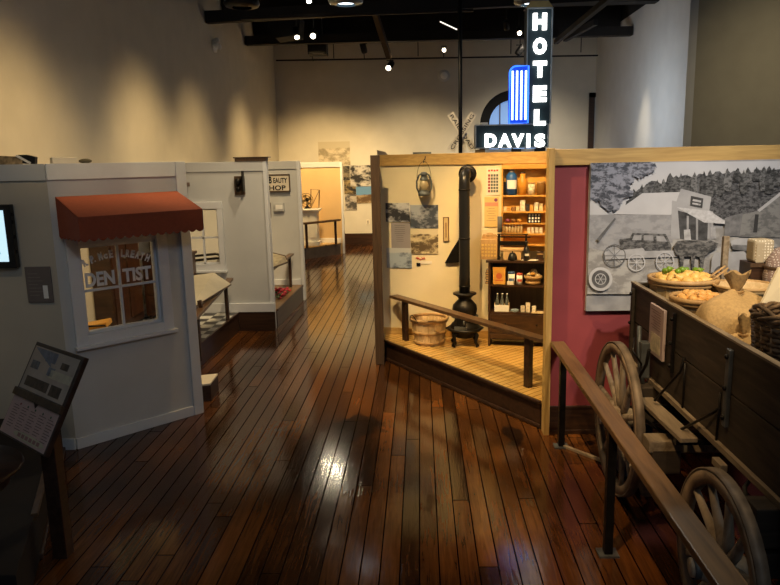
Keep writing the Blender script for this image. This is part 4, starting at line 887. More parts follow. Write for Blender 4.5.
# hutch cabinet
ch0 = Vector((.765, 7.86, 0)); ch1 = Vector((1.50, 7.70, 0)); HD = (ch1-ch0).normalized(); HN = Vector((HD.y, -HD.x, 0)); HW = (ch1-ch0).length; HT = 1.255
def hp(t_, z_, off=0): return ch0+HD*t_+HN*off+UP*z_
dep = .25
t = thing('store_hutch', 'dark wooden hutch with two open shelves of goods below the pine shelves', 'cabinet', hp(HW/2, ZS))
build('top_board', MB().box(hp(HW/2, HT, -dep/2+.01), (HW+.05, dep+.03, .03), HD, HN, UP), 'cab', t, .004)
for tt in (.012, HW-.012): build('side_panel', MB().box(hp(tt, (ZS+HT)/2-.008, -dep/2), (.024, dep, HT-ZS-.016), HD, HN, UP), 'cab', t)
build('back_panel', MB().box(hp(HW/2, (ZS+HT)/2, -dep+.006), (HW, .012, HT-ZS-.04), HD, HN, UP), 'darkpost', t)
HS = [.985, .665, .43]
for z in HS[:2]: build('shelf', MB().box(hp(HW/2, z-.01, -dep/2), (HW-.048, dep, .02), HD, HN, UP), 'cab', t)
build('drawer_front', MB().box(hp(HW/2, .53, -.012), (HW-.05, .02, .22), HD, HN, UP), 'cab', t, .005)
for tt in (.2, HW-.2): build('knob', MB().ell(hp(tt, .53, .008), (.013, .013, .013), 8, 6), 'iron', t)
build('apron', MB().box(hp(HW/2, .38, -.01), (HW-.05, .02, .06), HD, HN, UP), 'cab', t, .005)
def hx(x, y, off=-.06):   # along-hutch coordinate of a pixel
    P = FP(x, y, ch0+HN*off, ch1+HN*off); return (P-ch0).dot(HD)
# on top of the hutch
ca = hx(489.5, 250, -.10)
t = thing('key_box', 'tan ornate box with rows of round keys on the left end of the hutch', 'box', hp(ca, HT+.015, -.1))
build('body', MB().box(hp(ca, HT+.13, -.10), (.19, .13, .23), HD, HN, UP), 'hoop', t, .006)
for i in range(5):
    for j in range(4): build('key', MB().cyl(hp(ca-.07+.035*i, HT+.06+.04*j, -.034), hp(ca-.07+.035*i, HT+.06+.04*j, -.026), .013, n=10), mat('yellow_key', (.62, .42, .12), .4) if (i+j) == 0 else bpy.data.materials['yellow_key'], t)
build('crest', MB().box(hp(ca, HT+.26, -.12), (.17, .05, .035), HD, HN, UP).ell(hp(ca, HT+.285, -.12), (.05, .03, .03)).ell(hp(ca-.06, HT+.28, -.12), (.025, .025, .02)).ell(hp(ca+.06, HT+.28, -.12), (.025, .025, .02)), 'hoop', t)
a0 = hx(499, 245, -.08); a1 = hx(526, 245, -.08); am = (a0+a1)/2
t = thing('paper_roll_stand', 'black stand holding a roll of brown paper on the hutch', 'stand', hp(am, HT+.015, -.08))
for a_ in (a0, a1): build('upright', MB().bar(hp(a_, HT+.015, -.08), hp(a_, HT+.30, -.08), .02, .035), 'iron', t, .003); 
for a_ in (a0, a1): build('foot', MB().bar(hp(a_, HT+.025, -.15), hp(a_, HT+.025, -.01), .03, .02), 'iron', t, .003)
build('paper_roll', MB().cyl(hp(a0+.015, HT+.125, -.08), hp(a1-.015, HT+.125, -.08), .028, n=18), mat('brown_paper', (.55, .36, .17), .7), t)
build('cutter_bar', MB().bar(hp(a0-.02, HT+.27, -.08), hp(a1+.05, HT+.27, -.08), .03, .012).bar(hp(a0-.02, HT+.30, -.09), hp(a1+.02, HT+.30, -.09), .03, .010).bar(hp(a0, HT+.20, -.06), hp(a1, HT+.20, -.06), .012, .05), 'iron', t)
build('hanging_sheet', MB().box(hp(am, HT+.06, -.052), (.20, .003, .09), HD, HN, UP), bpy.data.materials['brown_paper'], t)
P = hp(hx(512.5, 256, -.02), HT+.015, -.02); t = thing('iron_bell', 'black dome shaped iron bell in front of the paper roll', 'bell', P)
build('dome', MB().lathe(P, [(0, 0), (.052, 0), (.05, .03), (.042, .06), (.028, .08), (0, .088)], 20), 'black', t); build('knob', MB().ell(P+UP*.092, (.009, .009, .01)), 'iron', t)
P = hp(hx(526.5, 250, -.0), HT+.015, -.01); t = thing('dark_glass_bottle', 'dark bottle with a pale label at the right of the paper roll', 'bottle', P)
build('body', MB().lathe(P, [(0, 0), (.036, 0), (.038, .10), (.03, .135), (.014, .155), (.014, .20), (.018, .202), (.018, .215), (0, .215)], 20), 'black', t); build('paper_label', MB().lathe(P, [(.039, .055), (.039, .08)], 10, a0=-2.2, a1=-.9), 'white', t)
P = hp(hx(530, 257.5, -.03), HT+.018, -.03); o = build('paper_sheet', MB().box(P, (.17, .11, .004), (HD+HN*.2), (HN-HD*.2), UP), 'white'); tag(o, 'white paper sheet lying on the right of the hutch top', 'paper')
P = hp(hx(540, 252, -.12), HT+.06, -.12); t = thing('small_dark_box', 'small dark box with pale stripes at the right end of the hutch top', 'box', P-UP*.045); build('body', MB().box(P, (.075, .06, .09), HD, HN, UP), 'dark', t, .003); build('stripe', MB().box(P+HN*.031+UP*.015, (.07, .002, .01), HD, HN, UP), 'hoop', t)
# first hutch shelf
z = HS[0]
P = hx(488.5, 276, -.1)
tb_ = thing('dark_book', 'dark book in the stack at the left end of the upper hutch shelf', 'book', hp(P, z, -.1), group='dark books stacked in the hutch')
build('cover', MB().box(hp(P, z+.013, -.1), (.06, .12, .026), HD, HN, UP), 'dark', tb_, .002); build('pages', MB().box(hp(P+.002, z+.013, -.097), (.055, .118, .016), HD, HN, UP), 'hoop', tb_); reg(tb_)
for i in range(1, 6): dup(tb_, hp(P+(i % 2)*.006, z+.0275*i, -.1), .04*((i*7) % 3-1))
P = hx(499.5, 277, -.05); t = thing('yellow_crate', 'yellow wooden box with a red printed mark on the upper hutch shelf', 'crate', hp(P, z, -.05))
build('body', MB().box(hp(P, z+.095, -.07), (.14, .12, .185), HD, HN, UP), 'orangewood', t, .003); build('printed_mark', MB().cyl(hp(P, z+.10, -.0095), hp(P, z+.10, -.008), .035, n=18).box(hp(P, z+.05, -.0085), (.09, .002, .012), HD, HN, UP), mat('red_stamp', (.5, .12, .04), .5), t)
build('lid', MB().box(hp(P, z+.193, -.07), (.15, .13, .012), HD, HN, UP), 'orangewood', t)
for (x, r_, h_, lidm, nm, dsc) in ((511.5, .038, .125, mat('blue_lid', (.06, .12, .28), .4), 'blue_lidded_tin', 'white tin with a blue lid on the upper hutch shelf'), (519.5, .034, .11, mat('red_lid', (.45, .07, .04), .4), 'red_lidded_tin', 'white tin with a red lid on the upper hutch shelf')):
    P = hp(hx(x, 278, -.05), z, -.05); t = thing(nm, dsc, 'tin', P); build('body', MB().lathe(P, [(0, 0), (r_, 0), (r_, h_), (0, h_)], 20), 'white', t); build('lid', MB().lathe(P, [(0, h_), (r_*1.03, h_), (r_*1.03, h_+.022), (0, h_+.022)], 20), lidm, t); build('printed_band', MB().lathe(P, [(r_+.001, h_*.35), (r_+.001, h_*.6)], 10, a0=-2.5, a1=-.8), lidm, t)
P = hx(512, 287, -.01); o = build('small_cards', MB().box(hp(P-.02, z+.022, -.012), (.075, .01, .042), HD, HN, UP), 'paper', None, .002); tag(o, 'cream card standing in front of the blue lidded tin', 'card')
bk_ = basket('goods_basket', 'small tan basket of wrapped goods on the right of the upper hutch shelf', hp(hx(533, 285, -.08), z, -.09), .07, .088, .09, 14, False, (.3, .9), 'hoop')
bc = hp(hx(533, 285, -.08), z, -.09); random.seed(5)
for i in range(9):
    a = 2*math.pi*i/7; rr = .05 if i < 7 else .015
    o = build('wrapped_parcel', MB().ell(bc+Vector((rr*math.cos(a), rr*math.sin(a), .105+(.03 if i > 6 else 0)+.01*(i % 3))), (.032, .026, .022), 10, 6, jit=.08), cm[i % 4 if i % 4 != 2 else 0]); tag(o, 'small wrapped parcel in the tan basket on the upper hutch shelf', 'parcel', 'wrapped parcels in the hutch basket')
# lower hutch shelf
z = HS[1]; cad = hx(502, 305, -.06)
t = thing('bottle_carrier', 'pale wooden carrier holding clear bottles on the lower hutch shelf', 'carrier', hp(cad, z, -.07))
build('side_panel', MB().box(hp(cad, z+.04, -.035), (.17, .008, .075), HD, HN, UP), 'white', t); build('side_panel', MB().box(hp(cad, z+.04, -.115), (.17, .008, .075), HD, HN, UP), 'tanwood', t)
build('base', MB().box(hp(cad, z+.006, -.075), (.17, .08, .01), HD, HN, UP), 'tanwood', t)
for s in (-1, 1): build('end_panel', MB().box(hp(cad+s*.082, z+.05, -.075), (.008, .08, .095), HD, HN, UP), 'tanwood', t)
P = hp(cad-.055, z+.012, -.075); sb = thing('soda_bottle', 'clear empty soda bottle standing in the pale carrier on the lower hutch shelf', 'bottle', P, group='bottles in the pale carrier')
gm = mat('clear_bottle_glass', (.55, .62, .60), .08, var=.02, trans=.85)
build('glass_body', MB().lathe(P, [(0, 0), (.023, 0), (.024, .09), (.018, .12), (.010, .15), (.009, .185), (0, .186)], 16), gm, sb); build('crown_cap', MB().lathe(P, [(0, .186), (.012, .186), (.012, .196), (0, .196)], 12), 'letter', sb); reg(sb)
for i in range(1, 3): dup(sb, P+HD*(.055*i))
P = hp(hx(514.5, 316, -.02), z, -.02); o = build('blue_cloth', MB().ell(P+UP*.022, (.05, .03, .022), 14, 8, jit=.12), mat('pale_blue_cloth', (.22, .30, .38), .8, var=.4, scale=30)); tag(o, 'crumpled pale blue cloth on the lower hutch shelf', 'cloth')
for i, (x, y, s, hz_, dsc) in enumerate(((522.5, 314, .034, .07, 'leftmost of the white packets piled on the lower hutch shelf'), (528, 310, .036, .11, 'tallest white packet in the pile on the lower hutch shelf'), (534, 314, .034, .075, 'cream packet between the tallest packet and the flat paper on the lower shelf'))):
    P = hp(hx(x, y, -.06), z+hz_/2, -.07+.012*i); o = build('white_packet_standing', MB().box(P, (s*1.3, .03, hz_), HD+HN*.3*(i-1), HN-HD*.3*(i-1), UP), cm[3], None, .002); tag(o, dsc, 'packet')
P = hp(hx(539, 317, -.02)-.02, z+.006, -.035); o = build('folded_paper', MB().box(P, (.13, .09, .01), HD, HN, UP), cm[0]); tag(o, 'flat tan folded paper at the right of the lower hutch shelf', 'paper')
# on top of the store partition
q = spx(382, 152, -.05); o = build('folded_leaflet', MB().prism([(q.x-.06, q.y, 2.47), (q.x+.07, q.y, 2.47), (q.x+.04, q.y, 2.505), (q.x-.06, q.y, 2.53)], (0, .03, 0)), 'plate'); tag(o, 'small grey folded leaflet on the top left corner of the store wall', 'leaflet')
q = spx(422, 153, -.05); o = build('flat_tray', MB().box((q.x, q.y, 2.482), (.22, .07, .022)), 'grayiron', None, .003); tag(o, 'flat grey metal tray on top of the pine beam above the lantern', 'tray')

# ================================================================= NEON SIGN, POLE, CROSSBUCK
SY = 9.5
def F9(x, y, Y=SY): return FY(x, y, Y)
t = thing('neon_hotel_sign', 'dark sign with glowing white letters Hotel Davis and a blue tube panel', 'sign', (1.25, SY+.1, 0))
a = F9(475, 125); b = F9(549, 149); v0 = F9(527, 8.5); v1 = F9(552, 125)
zb = 2.535; zm = 2.845; zt = 4.29; xl = .742; xv = 1.405; xr = 1.735
face = mat('teal_black_enamel', (.018, .035, .042), .35, .2, var=.3, scale=3); edge = mat('aluminium_edge', (.42, .43, .42), .4, .6)
build('name_box', MB().bb((xl, SY, zb), (xr-.02, SY+.20, zm)), face, t, .004)
build('tower_box', MB().bb((xv, SY-.01, zm-.005), (xr, SY+.20, zt)), face, t, .004)
def framebars(mb, x0, x1, z0, z1, y, th=.014, d=.03, sides='lrbt'):
    if 'b' in sides: mb.bb((x0, y-d, z0), (x1, y, z0+th))
    if 't' in sides: mb.bb((x0, y-d, z1-th), (x1, y, z1))
    if 'l' in sides: mb.bb((x0, y-d, z0), (x0+th, y, z1))
    if 'r' in sides: mb.bb((x1-th, y-d, z0), (x1, y, z1))
    return mb
mb = MB(); framebars(mb, xl, xr-.02, zb, zm, SY, sides='lbt'); framebars(mb, xv, xr, zm-.005, zt, SY-.01, sides='lrt'); mb.bb((xr-.034, SY-.03, zb), (xr-.02, SY, zm))
build('metal_edging', mb, edge, t)
build('gold_cap', MB().prism([(xv-.02, SY+.02, zt), (xr+.02, SY+.02, zt), (xr-.05, SY+.02, zt+.09), (xv+.05, SY+.02, zt+.09)], (0, .15, 0)), mat('gold_cap', (.38, .24, .07), .4, .4), t)
neon = emis('white_neon', (1, .98, .94), 4.2); blue = emis('blue_neon', (.03, .16, 1.0), 2.4); bw = emis('pale_blue_tube', (.62, .78, 1.0), 3.0)
zc = [4.175, 3.875, 3.575, 3.275, 2.98]
for chh, (x, y) in zip('HOTEL', ((539.5, 22), (539.5, 46.5), (539.5, 69.5), (539.5, 94), (539.5, 117.5))):
    P = F9(x, y); mb = put_text(MB(), chh, .2, (P.x, SY-.03, P.z), (1, 0, 0), UP, .03, .012, fitw=.175 if chh != 'L' else .15, fith=.205); build('neon_letter', mb, neon, t)
for chh, x, wv_ in (('D', 490.5, .155), ('A', 504.5, .175), ('V', 517.5, .165), ('I', 528, .045), ('S', 539.5, .135)):
    P = F9(x, 140.5); mb = put_text(MB(), chh, .2, (P.x, SY-.03, P.z), (1, 0, 0), UP, .03, .010, fitw=wv_, fith=.175); build('neon_letter', mb, neon, t)
bx0 = F9(509, 100).x; bx1 = F9(527.5, 100).x; bz1 = 3.575; bz0 = zm+.01
mb = MB(); rr = .09; pts = [(bx0, bz0), (bx1, bz0), (bx1, bz1)]+[(bx0+rr-rr*math.cos(math.pi/2-a_), bz1-rr+rr*math.sin(math.pi/2-a_)) for a_ in [math.pi/2*i/8 for i in range(9)]]
mb.prism([(x, SY-.04, z) for x, z in pts], (0, .12, 0)); build('blue_panel', mb, mat('cobalt_enamel', (.01, .06, .45), .35, emit=(.0, .07, .8), es=.55), t)
mb = MB(); mb.tube([(x, SY-.05, z) for x, z in pts], .011, 6, closed=True); build('blue_tube', mb, blue, t)
for i in range(4):
    x = bx0+.038+i*(bx1-bx0-.07)/3; build('pale_tube', MB().cyl((x, SY-.055, bz0+.04), (x, SY-.055, bz1-.06), .013, n=10), bw, t)
for x in (.85, 1.65): build('support_post', MB().bb((x-.04, SY+.06, 0), (x+.04, SY+.14, zb)), 'blacksteel', t)
for i, (x0, x1, m_) in enumerate(((475, 485, 'hoop'), (485, 511, 'letter'), (511, 521, 'black'), (521, 534, 'letter'), (534, 545, 'black'))):
    a = F9(x0, 151); b = F9(x1, 151); build('lower_rail_plate', MB().bb((a.x, SY-.02, zb-.06), (b.x, SY+.03, zb-.012)), m_, t)
q = F9(484.5, 124); o = build('white_box', MB().bb((q.x-.05, SY+.03, zm), (q.x+.05, SY+.12, zm+.03)), 'white', None, .003); tag(o, 'small white box on top of the left end of the hotel sign', 'box')
# steel pole and railroad crossbuck
pp = F9(460.3, 100, 9.9); t = thing('steel_column', 'thin black steel column rising to the ceiling behind the store wall', 'column', (pp.x, 9.9, 0)); build('shaft', MB().cyl((pp.x, 9.9, .02), (pp.x, 9.9, ZC), .027, n=14), 'blacksteel', t); build('base_plate', MB().bb((pp.x-.1, 9.8, 0), (pp.x+.1, 10, .02)), 'blacksteel', t)
t = thing('railroad_crossbuck', 'worn white railroad crossing sign with crossed boards behind the black column', 'sign', (pp.x+.05, 10.3, 0)); cc = FY(462, 132, 10.3)
bmw = mat('worn_cream_board', (.74, .69, .58), .7, var=.25, scale=12)
for k, (txt, sg) in enumerate((('RAILROAD', -1), ('CROSSING', 1))):
    ang = sg*R(57); X = Vector((math.cos(ang), 0, math.sin(ang))); Z = Vector((-math.sin(ang), 0, math.cos(ang)))
    bd = build('blade', MB().box(Vector((cc.x, 10.3-.022*k, cc.z)), (.62, .02, .10), X, (0, 1, 0)), bmw, t)
    build('lettering', put_text(MB(), txt, .08, Vector((cc.x, 10.3-.022*k-.012, cc.z)), X, Z, .002, .0, fitw=.57, fith=.052), 'black', bd)
build('post', MB().bb((cc.x-.05, 10.315, 0), (cc.x+.05, 10.36, cc.z+.1)), bmw, t)

# ================================================================= CEILING GEAR
def beam(name, label, a, b, w_, h_, m='ceil', cat='beam'):
    o = build(name, MB().bar(a, b, w_, h_), m, None, .006); tag(o, label, cat); return o
M['beam'] = mat('black_brown_beam', (.010, .008, .007), .7, 0, .3, 3)
beam('ceiling_beam', 'wide black ceiling beam with its end at the left wall, nearest of the beams', (XL+.02, 13.9, 5.15), (XR-.05, 13.4, 5.30), .16, .22, 'beam')
beam('ceiling_beam', 'long black ceiling beam crossing the far end of the hall above the track lights', (XL+.02, 17.0, 5.22), (XR-.02, 17.0, 5.22), .2, .20, 'beam')
beam('ceiling_beam', 'thin black beam just under the nearest beam', (-3.2, 13.2, 4.98), (1.0, 13.2, 5.02), .06, .05, 'beam')
for i, y in enumerate((8.6, 10.4, 12.2, 15.2, 18.0)):
    beam('ceiling_joist', 'dark ceiling joist crossing the hall high above the exhibits', (XL+.02, y, 5.72), (XR+1.5 if y < 13 else XR-.05, y, 5.72), .3, .5, 'beam')['group'] = 'dark ceiling joists'
beam('conduit_pipe', 'slanting brown pipe dropping from the dark ceiling to the lit track lamp', FY(369, -6, 15.5), FY(389, 57, 16.7), .12, .12, mat('rust_brown', (.045, .028, .018), .6), cat='pipe')
beam('conduit_pipe', 'slanting dark brace in the ceiling right of the hotel sign', FY(612, -4, 12), FY(556, 42, 16.6), .1, .1, 'beam', cat='pipe')
beam('conduit_pipe', 'slanting grey conduit at the far right under the dark ceiling', FY(596, 22, 15), FY(565, 39, 16.93), .09, .12, 'beam', cat='pipe')
a = FY(276, 60.5, 18.9); b = FY(598, 55.5, 18.9); a_tr = (a+b)/2
tr = thing('lighting_track', 'thin black lighting track along the far wall', 'track', (0, 18.9, 5.0)); build('bar', MB().bar(a, b, .04, .035), 'blacksteel', tr)
for x in (-2.2, 0.0, 2.4, 4.2): build('hanger', MB().cyl((x, 18.9, 5.05), (x, 18.9, ZC), .012, n=8), 'blacksteel', tr)
dc = thing('wall_duct_box', 'black box and wedge of ductwork hanging near the left end of the far beams', 'duct', (-2.2, 16, 5))
q0 = FY(272, 26, 15.5); q1 = FY(300, 36, 15.5); build('box', MB().prism([FY(262, 20, 15.5), FY(300, 16, 15.5), FY(299, 35, 15.5), FY(275, 38, 15.5)], (0, .6, 0)), 'ceil', dc); build('stem', MB().bb((q1.x-.3, 15.6, q1.z), (q1.x-.2, 15.7, ZC)), 'beam', dc)
dropp = thing('hanging_motor', 'black box shaped projector hanging from the far beam left of the middle', 'projector', FY(318, 52, 17.4)); P = FY(318, 52, 17.4); build('body', MB().bb((P.x-.22, P.y-.2, P.z-.08), (P.x+.22, P.y+.2, P.z+.25)), 'beam', dropp, .01); build('bracket', MB().bb((P.x-.12, P.y-.08, P.z+.25), (P.x+.12, P.y+.08, ZC)), 'beam', dropp)
lampglow = emis('warm_lamp_glow', (1, .86, .62), 14)
def track_head(label, x, y, Y, aim, lit=True, s=1.0, power=0, gl=1.0):
    P = FY(x, y, Y); t = thing('track_spotlight', label, 'spotlight', P); aim = Vector(aim).normalized()
    build('can', MB().lathe(P-aim*.02*s, [(0, 0), (.045*s, 0), (.055*s, .04*s), (.055*s, .16*s), (.05*s, .165*s), (0, .165*s)], 16, ax=-aim), 'blacksteel', t)
    q_ = P-aim*.1*s; zt_ = ZC if Y < 18.5 else a_tr.z; build('stem', MB().cyl(q_, (q_.x, q_.y if Y < 18.5 else 18.9, zt_), .012, n=8), 'blacksteel', t)
    build('yoke', MB().bar(P-aim*.1*s+UP*.08*s-Vector((.06*s, 0, 0)), P-aim*.1*s+UP*.08*s+Vector((.06*s, 0, 0)), .02, .02), 'blacksteel', t)
    if lit: build('lamp_face', MB().lathe(P+aim*.0*s, [(0, .025*s), (.042*s, .012*s), (.042*s, 0), (0, 0)], 16, ax=aim), lampglow, t)
    return t
track_head('lit track spotlight, left of the close pair under the far beam', 297, 37, 15.2, (.2, -.6, -1), s=1.2)
track_head('lit round track lamp, right of the close pair under the far beam', 313, 36, 15.2, (0, -1, -.5), s=1.3)
track_head('lit spotlight at the very top of the picture above the close pair', 309, 1, 13.0, (.2, -.8, -1), s=1.0)
track_head('lit spotlight at the foot of the slanting brown pipe', 388.5, 68, 18.7, (-.3, -.9, -.6), s=1.5)
track_head('lit round lamp on the far track left of the black column', 444, 50, 18.6, (0, -1, -.2), s=1.1)
track_head('lit spotlight close to the left edge of the tall hotel sign', 519.5, 33, 16.5, (0, -1, -.6), s=1.1)
track_head('unlit black track spotlight, leftmost on the far track', 311, 57, 18.8, (-.3, .5, -1), False, 1.3)
track_head('unlit black track spotlight between the leftmost one and the brown pipe', 365, 54, 18.8, (.2, .5, -1), False, 1.5)
track_head('unlit black track spotlight left of the hotel sign top', 507, 31, 16.4, (.2, .5, -1), False, 1.2)
track_head('unlit black spotlight under the beam left of the blue panel', 516, 56, 17, (-.6, .3, -.8), False, 1.5)
q0 = FY(440, 21.5, 15); q1 = FY(457, 29.5, 15)
t = thing('strip_light', 'short slanting bright strip light in the dark ceiling left of the hotel sign', 'strip light', (q0+q1)/2); build('housing', MB().bar(q0+UP*.03, q1+UP*.03, .05, .04), 'blacksteel', t); build('tube', MB().bar(q0, q1, .03, .02), emis('strip_glow', (1, .93, .8), 1.6), t); build('hanger', MB().cyl(q0+UP*.05, (q0.x, q0.y, ZC), .01, n=6), 'blacksteel', t)
def dome(label, x, y, Y, r_, lit):
    P = FY(x, y, Y); t = thing('pendant_lamp', label, 'pendant lamp', P)
    build('glass_shade', MB().lathe(P, [(r_*.55, 0), (r_*.92, .02), (r_, .06), (r_*.95, .12), (r_*.6, .24), (r_*.3, .30), (.05, .32)], 32), mat('grey_prismatic_glass', (.22, .27, .30), .15, .3) if lit else 'blacksteel', t)
    build('lamp_face', MB().lathe(P, [(0, .035), (r_*.5, .035), (r_*.5, .05)], 20), emis('daylight_lamp' , (.8, .92, 1), 5) if lit else 'black', t)
    build('cord', MB().cyl(P+UP*.3, (P.x, P.y, ZC), .012, n=8), 'blacksteel', t)
dome('round grey glass pendant lamp with bluish glow at the top above the brown pipe', 346, 5, 11.5, .28, True)
dome('dark unlit pendant lamp at the top edge near the left wall', 242, 8, 11.5, .28, False)
dome('round glass pendant lamp with bluish glow directly over the hotel sign', 531, 5, 10.5, .25, True)
#@@PART4
# ================================================================= MURAL
YM = YR-.045
mt = thing('mural_photograph', 'large black and white mural of a country store with wagons, mounted on the burgundy wall', 'mural', (2.3, YM, 1.11))
mx0 = 1.395; mx1 = 3.25; mz0 = 1.112; mz1 = 2.350
def G(n, v, var=.2, sc=14, tint=(1, 1, 1.03)): return mat('mural_'+n, (v*tint[0], v*tint[1], v*tint[2]), .55, var=var, scale=sc)
build('panel', MB().bb((mx0, YM, mz0), (mx1, YR-.001, mz1)), G('panel', .30, .25, 6), mt)
_ml = [0]
def mp_(pts, m, name):
    """polygon of the printed picture; points are zoom-crop units of the photograph's mural"""
    _ml[0] += 1; y = YM-.0006*_ml[0]; P = []
    for X, Y in pts:
        q = FY(580+X/3.9, 150+Y/3.9, YM); q.y = y; q.x = min(max(q.x, mx0+.001), mx1-.001); q.z = min(max(q.z, mz0+.001), mz1-.001); P.append(q)
    build(name, MB().prism(P, (0, .0005, 0)), m, mt)
def rag(pts, amp, n, seed):   # ragged outline
    random.seed(seed); out = []
    for i in range(len(pts)):
        a = pts[i]; b = pts[(i+1) % len(pts)]; out.append(a)
        for k in range(1, n): out.append((a[0]+(b[0]-a[0])*k/n+random.uniform(-amp, amp), a[1]+(b[1]-a[1])*k/n+random.uniform(-amp, amp)))
    return out
mp_([(30, 40), (1000, 40), (1000, 200), (30, 250)], G('sky', .50, .08, 3), 'printed_sky')
fr = [(180, 200), (200, 165), (240, 150), (280, 120), (330, 128), (350, 108), (380, 112), (400, 100), (440, 108), (470, 92), (500, 98), (530, 84), (560, 92), (600, 80), (650, 92), (700, 78), (740, 86), (780, 74), (900, 70), (1000, 80), (1000, 270), (500, 270), (180, 240)]
mp_(rag(fr, 6, 3, 2), photo_mat('mural_forest', (.03, .03, .032), (.13, .13, .135), 26), 'printed_forest')
for i in range(30):
    random.seed(100+i); x = 215+i*26+random.uniform(-8, 8); yt = 150-min(i, 5)*12-max(0, i-5)*1.6+random.uniform(-8, 12); h_ = random.uniform(50, 110); w2 = random.uniform(14, 24)
    mp_(rag([(x, yt), (x+w2*.5, yt+h_*.2), (x+w2, yt+h_*.55), (x+w2*.8, yt+h_), (x-w2*.8, yt+h_), (x-w2, yt+h_*.55), (x-w2*.5, yt+h_*.2)], 3, 2, i), photo_mat('mural_fir%d' % (i % 5), (.02, .03, .04, .025, .05)[i % 5:i % 5+1]*3, (.09, .13, .16, .11, .19)[i % 5:i % 5+1]*3, 34), 'printed_tree')
mp_([(20, 310), (1000, 300), (1000, 560), (20, 560)], photo_mat('mural_ground', (.25, .24, .23), (.40, .39, .37), 7), 'printed_ground')
mp_([(-20, 240), (35, 190), (110, 250), (-20, 262)], G('roof2', .48, .08, 5), 'printed_roof')
mp_([(20, 252), (352, 252), (358, 360), (130, 400), (20, 380)], photo_mat('mural_side', (.25, .25, .26), (.33, .33, .34), 9), 'printed_wall')
mp_([(125, 250), (240, 168), (392, 163), (352, 252)], G('roof', .50, .07, 5), 'printed_roof')
tr_ = [(20, 40), (270, 40), (298, 70), (285, 90), (255, 92), (240, 112), (205, 105), (190, 140), (203, 178), (160, 195), (150, 232), (110, 240), (80, 215), (70, 196), (20, 195)]
mp_(rag(tr_, 10, 4, 4), photo_mat('mural_tree', (.05, .055, .07), (.27, .28, .33), 20), 'printed_tree')
mp_([(355, 196), (372, 200), (390, 150), (508, 182), (500, 235), (515, 240), (515, 300), (500, 345), (350, 345)], G('facade', .36, .12, 10), 'printed_facade')
mp_([(378, 235), (495, 268), (492, 352), (386, 345)], G('porchdark', .06, .5, 20), 'printed_porch')
for x in (412, 448, 500): mp_([(x, 255), (x+8, 257), (x+8, 350), (x, 350)], G('post', .30, .2, 10), 'printed_post')
mp_([(372, 222), (500, 236), (580, 288), (480, 282)], G('awn', .50, .18, 40), 'printed_awning')
mp_([(428, 178), (476, 188), (472, 226), (425, 216)], G('sgn', .05, .3, 20), 'printed_sign')
mp_([(436, 190), (468, 197), (466, 204), (434, 198)], G('sgl', .45, .2, 40), 'printed_sign_line'); mp_([(434, 204), (466, 210), (464, 216), (432, 210)], G('sgl2', .4, .4, 60), 'printed_sign_line')
mp_([(400, 310), (424, 308), (428, 350), (402, 350)], G('person', .42, .3, 20), 'printed_figure'); mp_([(504, 300), (522, 300), (526, 345), (506, 345)], G('person2', .38, .3, 20), 'printed_figure')
mp_([(560, 264), (628, 245), (628, 335), (556, 335)], G('shed', .15, .4, 18), 'printed_shed')
mp_([(628, 250), (690, 236), (790, 158), (1000, 150), (1000, 340), (615, 338)], photo_mat('mural_barn', (.12, .12, .12), (.21, .21, .205), 14), 'printed_barn')
mp_([(684, 234), (788, 152), (796, 160), (694, 240)], G('barnedge', .42, .1, 8), 'printed_roof_edge'); mp_([(676, 250), (690, 250), (684, 320), (668, 320)], G('barndoor', .04, .3, 8), 'printed_doorway')
mp_([(150, 346), (190, 342), (200, 322), (330, 326), (352, 372), (350, 392), (160, 388)], photo_mat('mural_car', (.04, .04, .042), (.15, .15, .15), 26), 'printed_car')
mp_([(206, 330), (236, 330), (234, 350), (198, 350)], G('carwin', .30, .2, 18), 'printed_window'); mp_([(245, 330), (280, 331), (282, 352), (243, 350)], G('carwin2', .27, .2, 18), 'printed_window'); mp_([(292, 333), (322, 335), (334, 356), (294, 354)], G('carwin3', .30, .2, 18), 'printed_window')
def ring(cx, cy, r_, w_, m, name, spokes=0):
    n = 24; _ml[0] += 1; y = YM-.0006*_ml[0]; mb = MB(); vs = []
    for q in (r_, r_-w_):
        for i in range(n):
            v = FY(580+(cx+q*math.cos(2*math.pi*i/n))/3.9, 150+(cy+q*math.sin(2*math.pi*i/n))/3.9, YM); v.y = y; v.x = min(max(v.x, mx0+.001), mx1-.001); v.z = min(max(v.z, mz0+.001), mz1-.001); vs.append(v)
    mb.add(vs, [(i, (i+1) % n, n+(i+1) % n, n+i) for i in range(n)]); build(name, mb, m, mt)
    for k in range(spokes):
        a = math.pi*k/spokes; dx, dy = math.cos(a)*(r_-w_), math.sin(a)*(r_-w_); mp_([(cx-dx-1.2*dy/r_, cy-dy+1.2*dx/r_), (cx+dx-1.2*dy/r_, cy+dy+1.2*dx/r_), (cx+dx+1.2*dy/r_, cy+dy-1.2*dx/r_), (cx-dx+1.2*dy/r_, cy-dy-1.2*dx/r_)], m, 'printed_spoke')
gr = G('wheel', .48, .1, 10); gd = G('wheeld', .12, .3, 10); gm_ = G('wheelm', .10, .4, 16)
mp_([(90, 395), (240, 380), (250, 392), (420, 388), (420, 412), (95, 425)], G('bed', .38, .2, 12), 'printed_wagon')
ring(130, 410, 44, 4, gd, 'printed_wheel', 4); ring(215, 436, 34, 4, gr, 'printed_wheel', 4); ring(325, 432, 36, 4, gr, 'printed_wheel', 4)
mp_([(75+34*math.cos(a*.4), 500+34*math.sin(a*.4)) for a in range(16)], gm_, 'printed_hub'); ring(75, 500, 46, 11, gr, 'printed_wheel'); ring(75, 500, 22, 3, gr, 'printed_wheel', 3)
mp_([(60, 345), (130, 262), (134, 268), (70, 355)], gd, 'printed_pole')
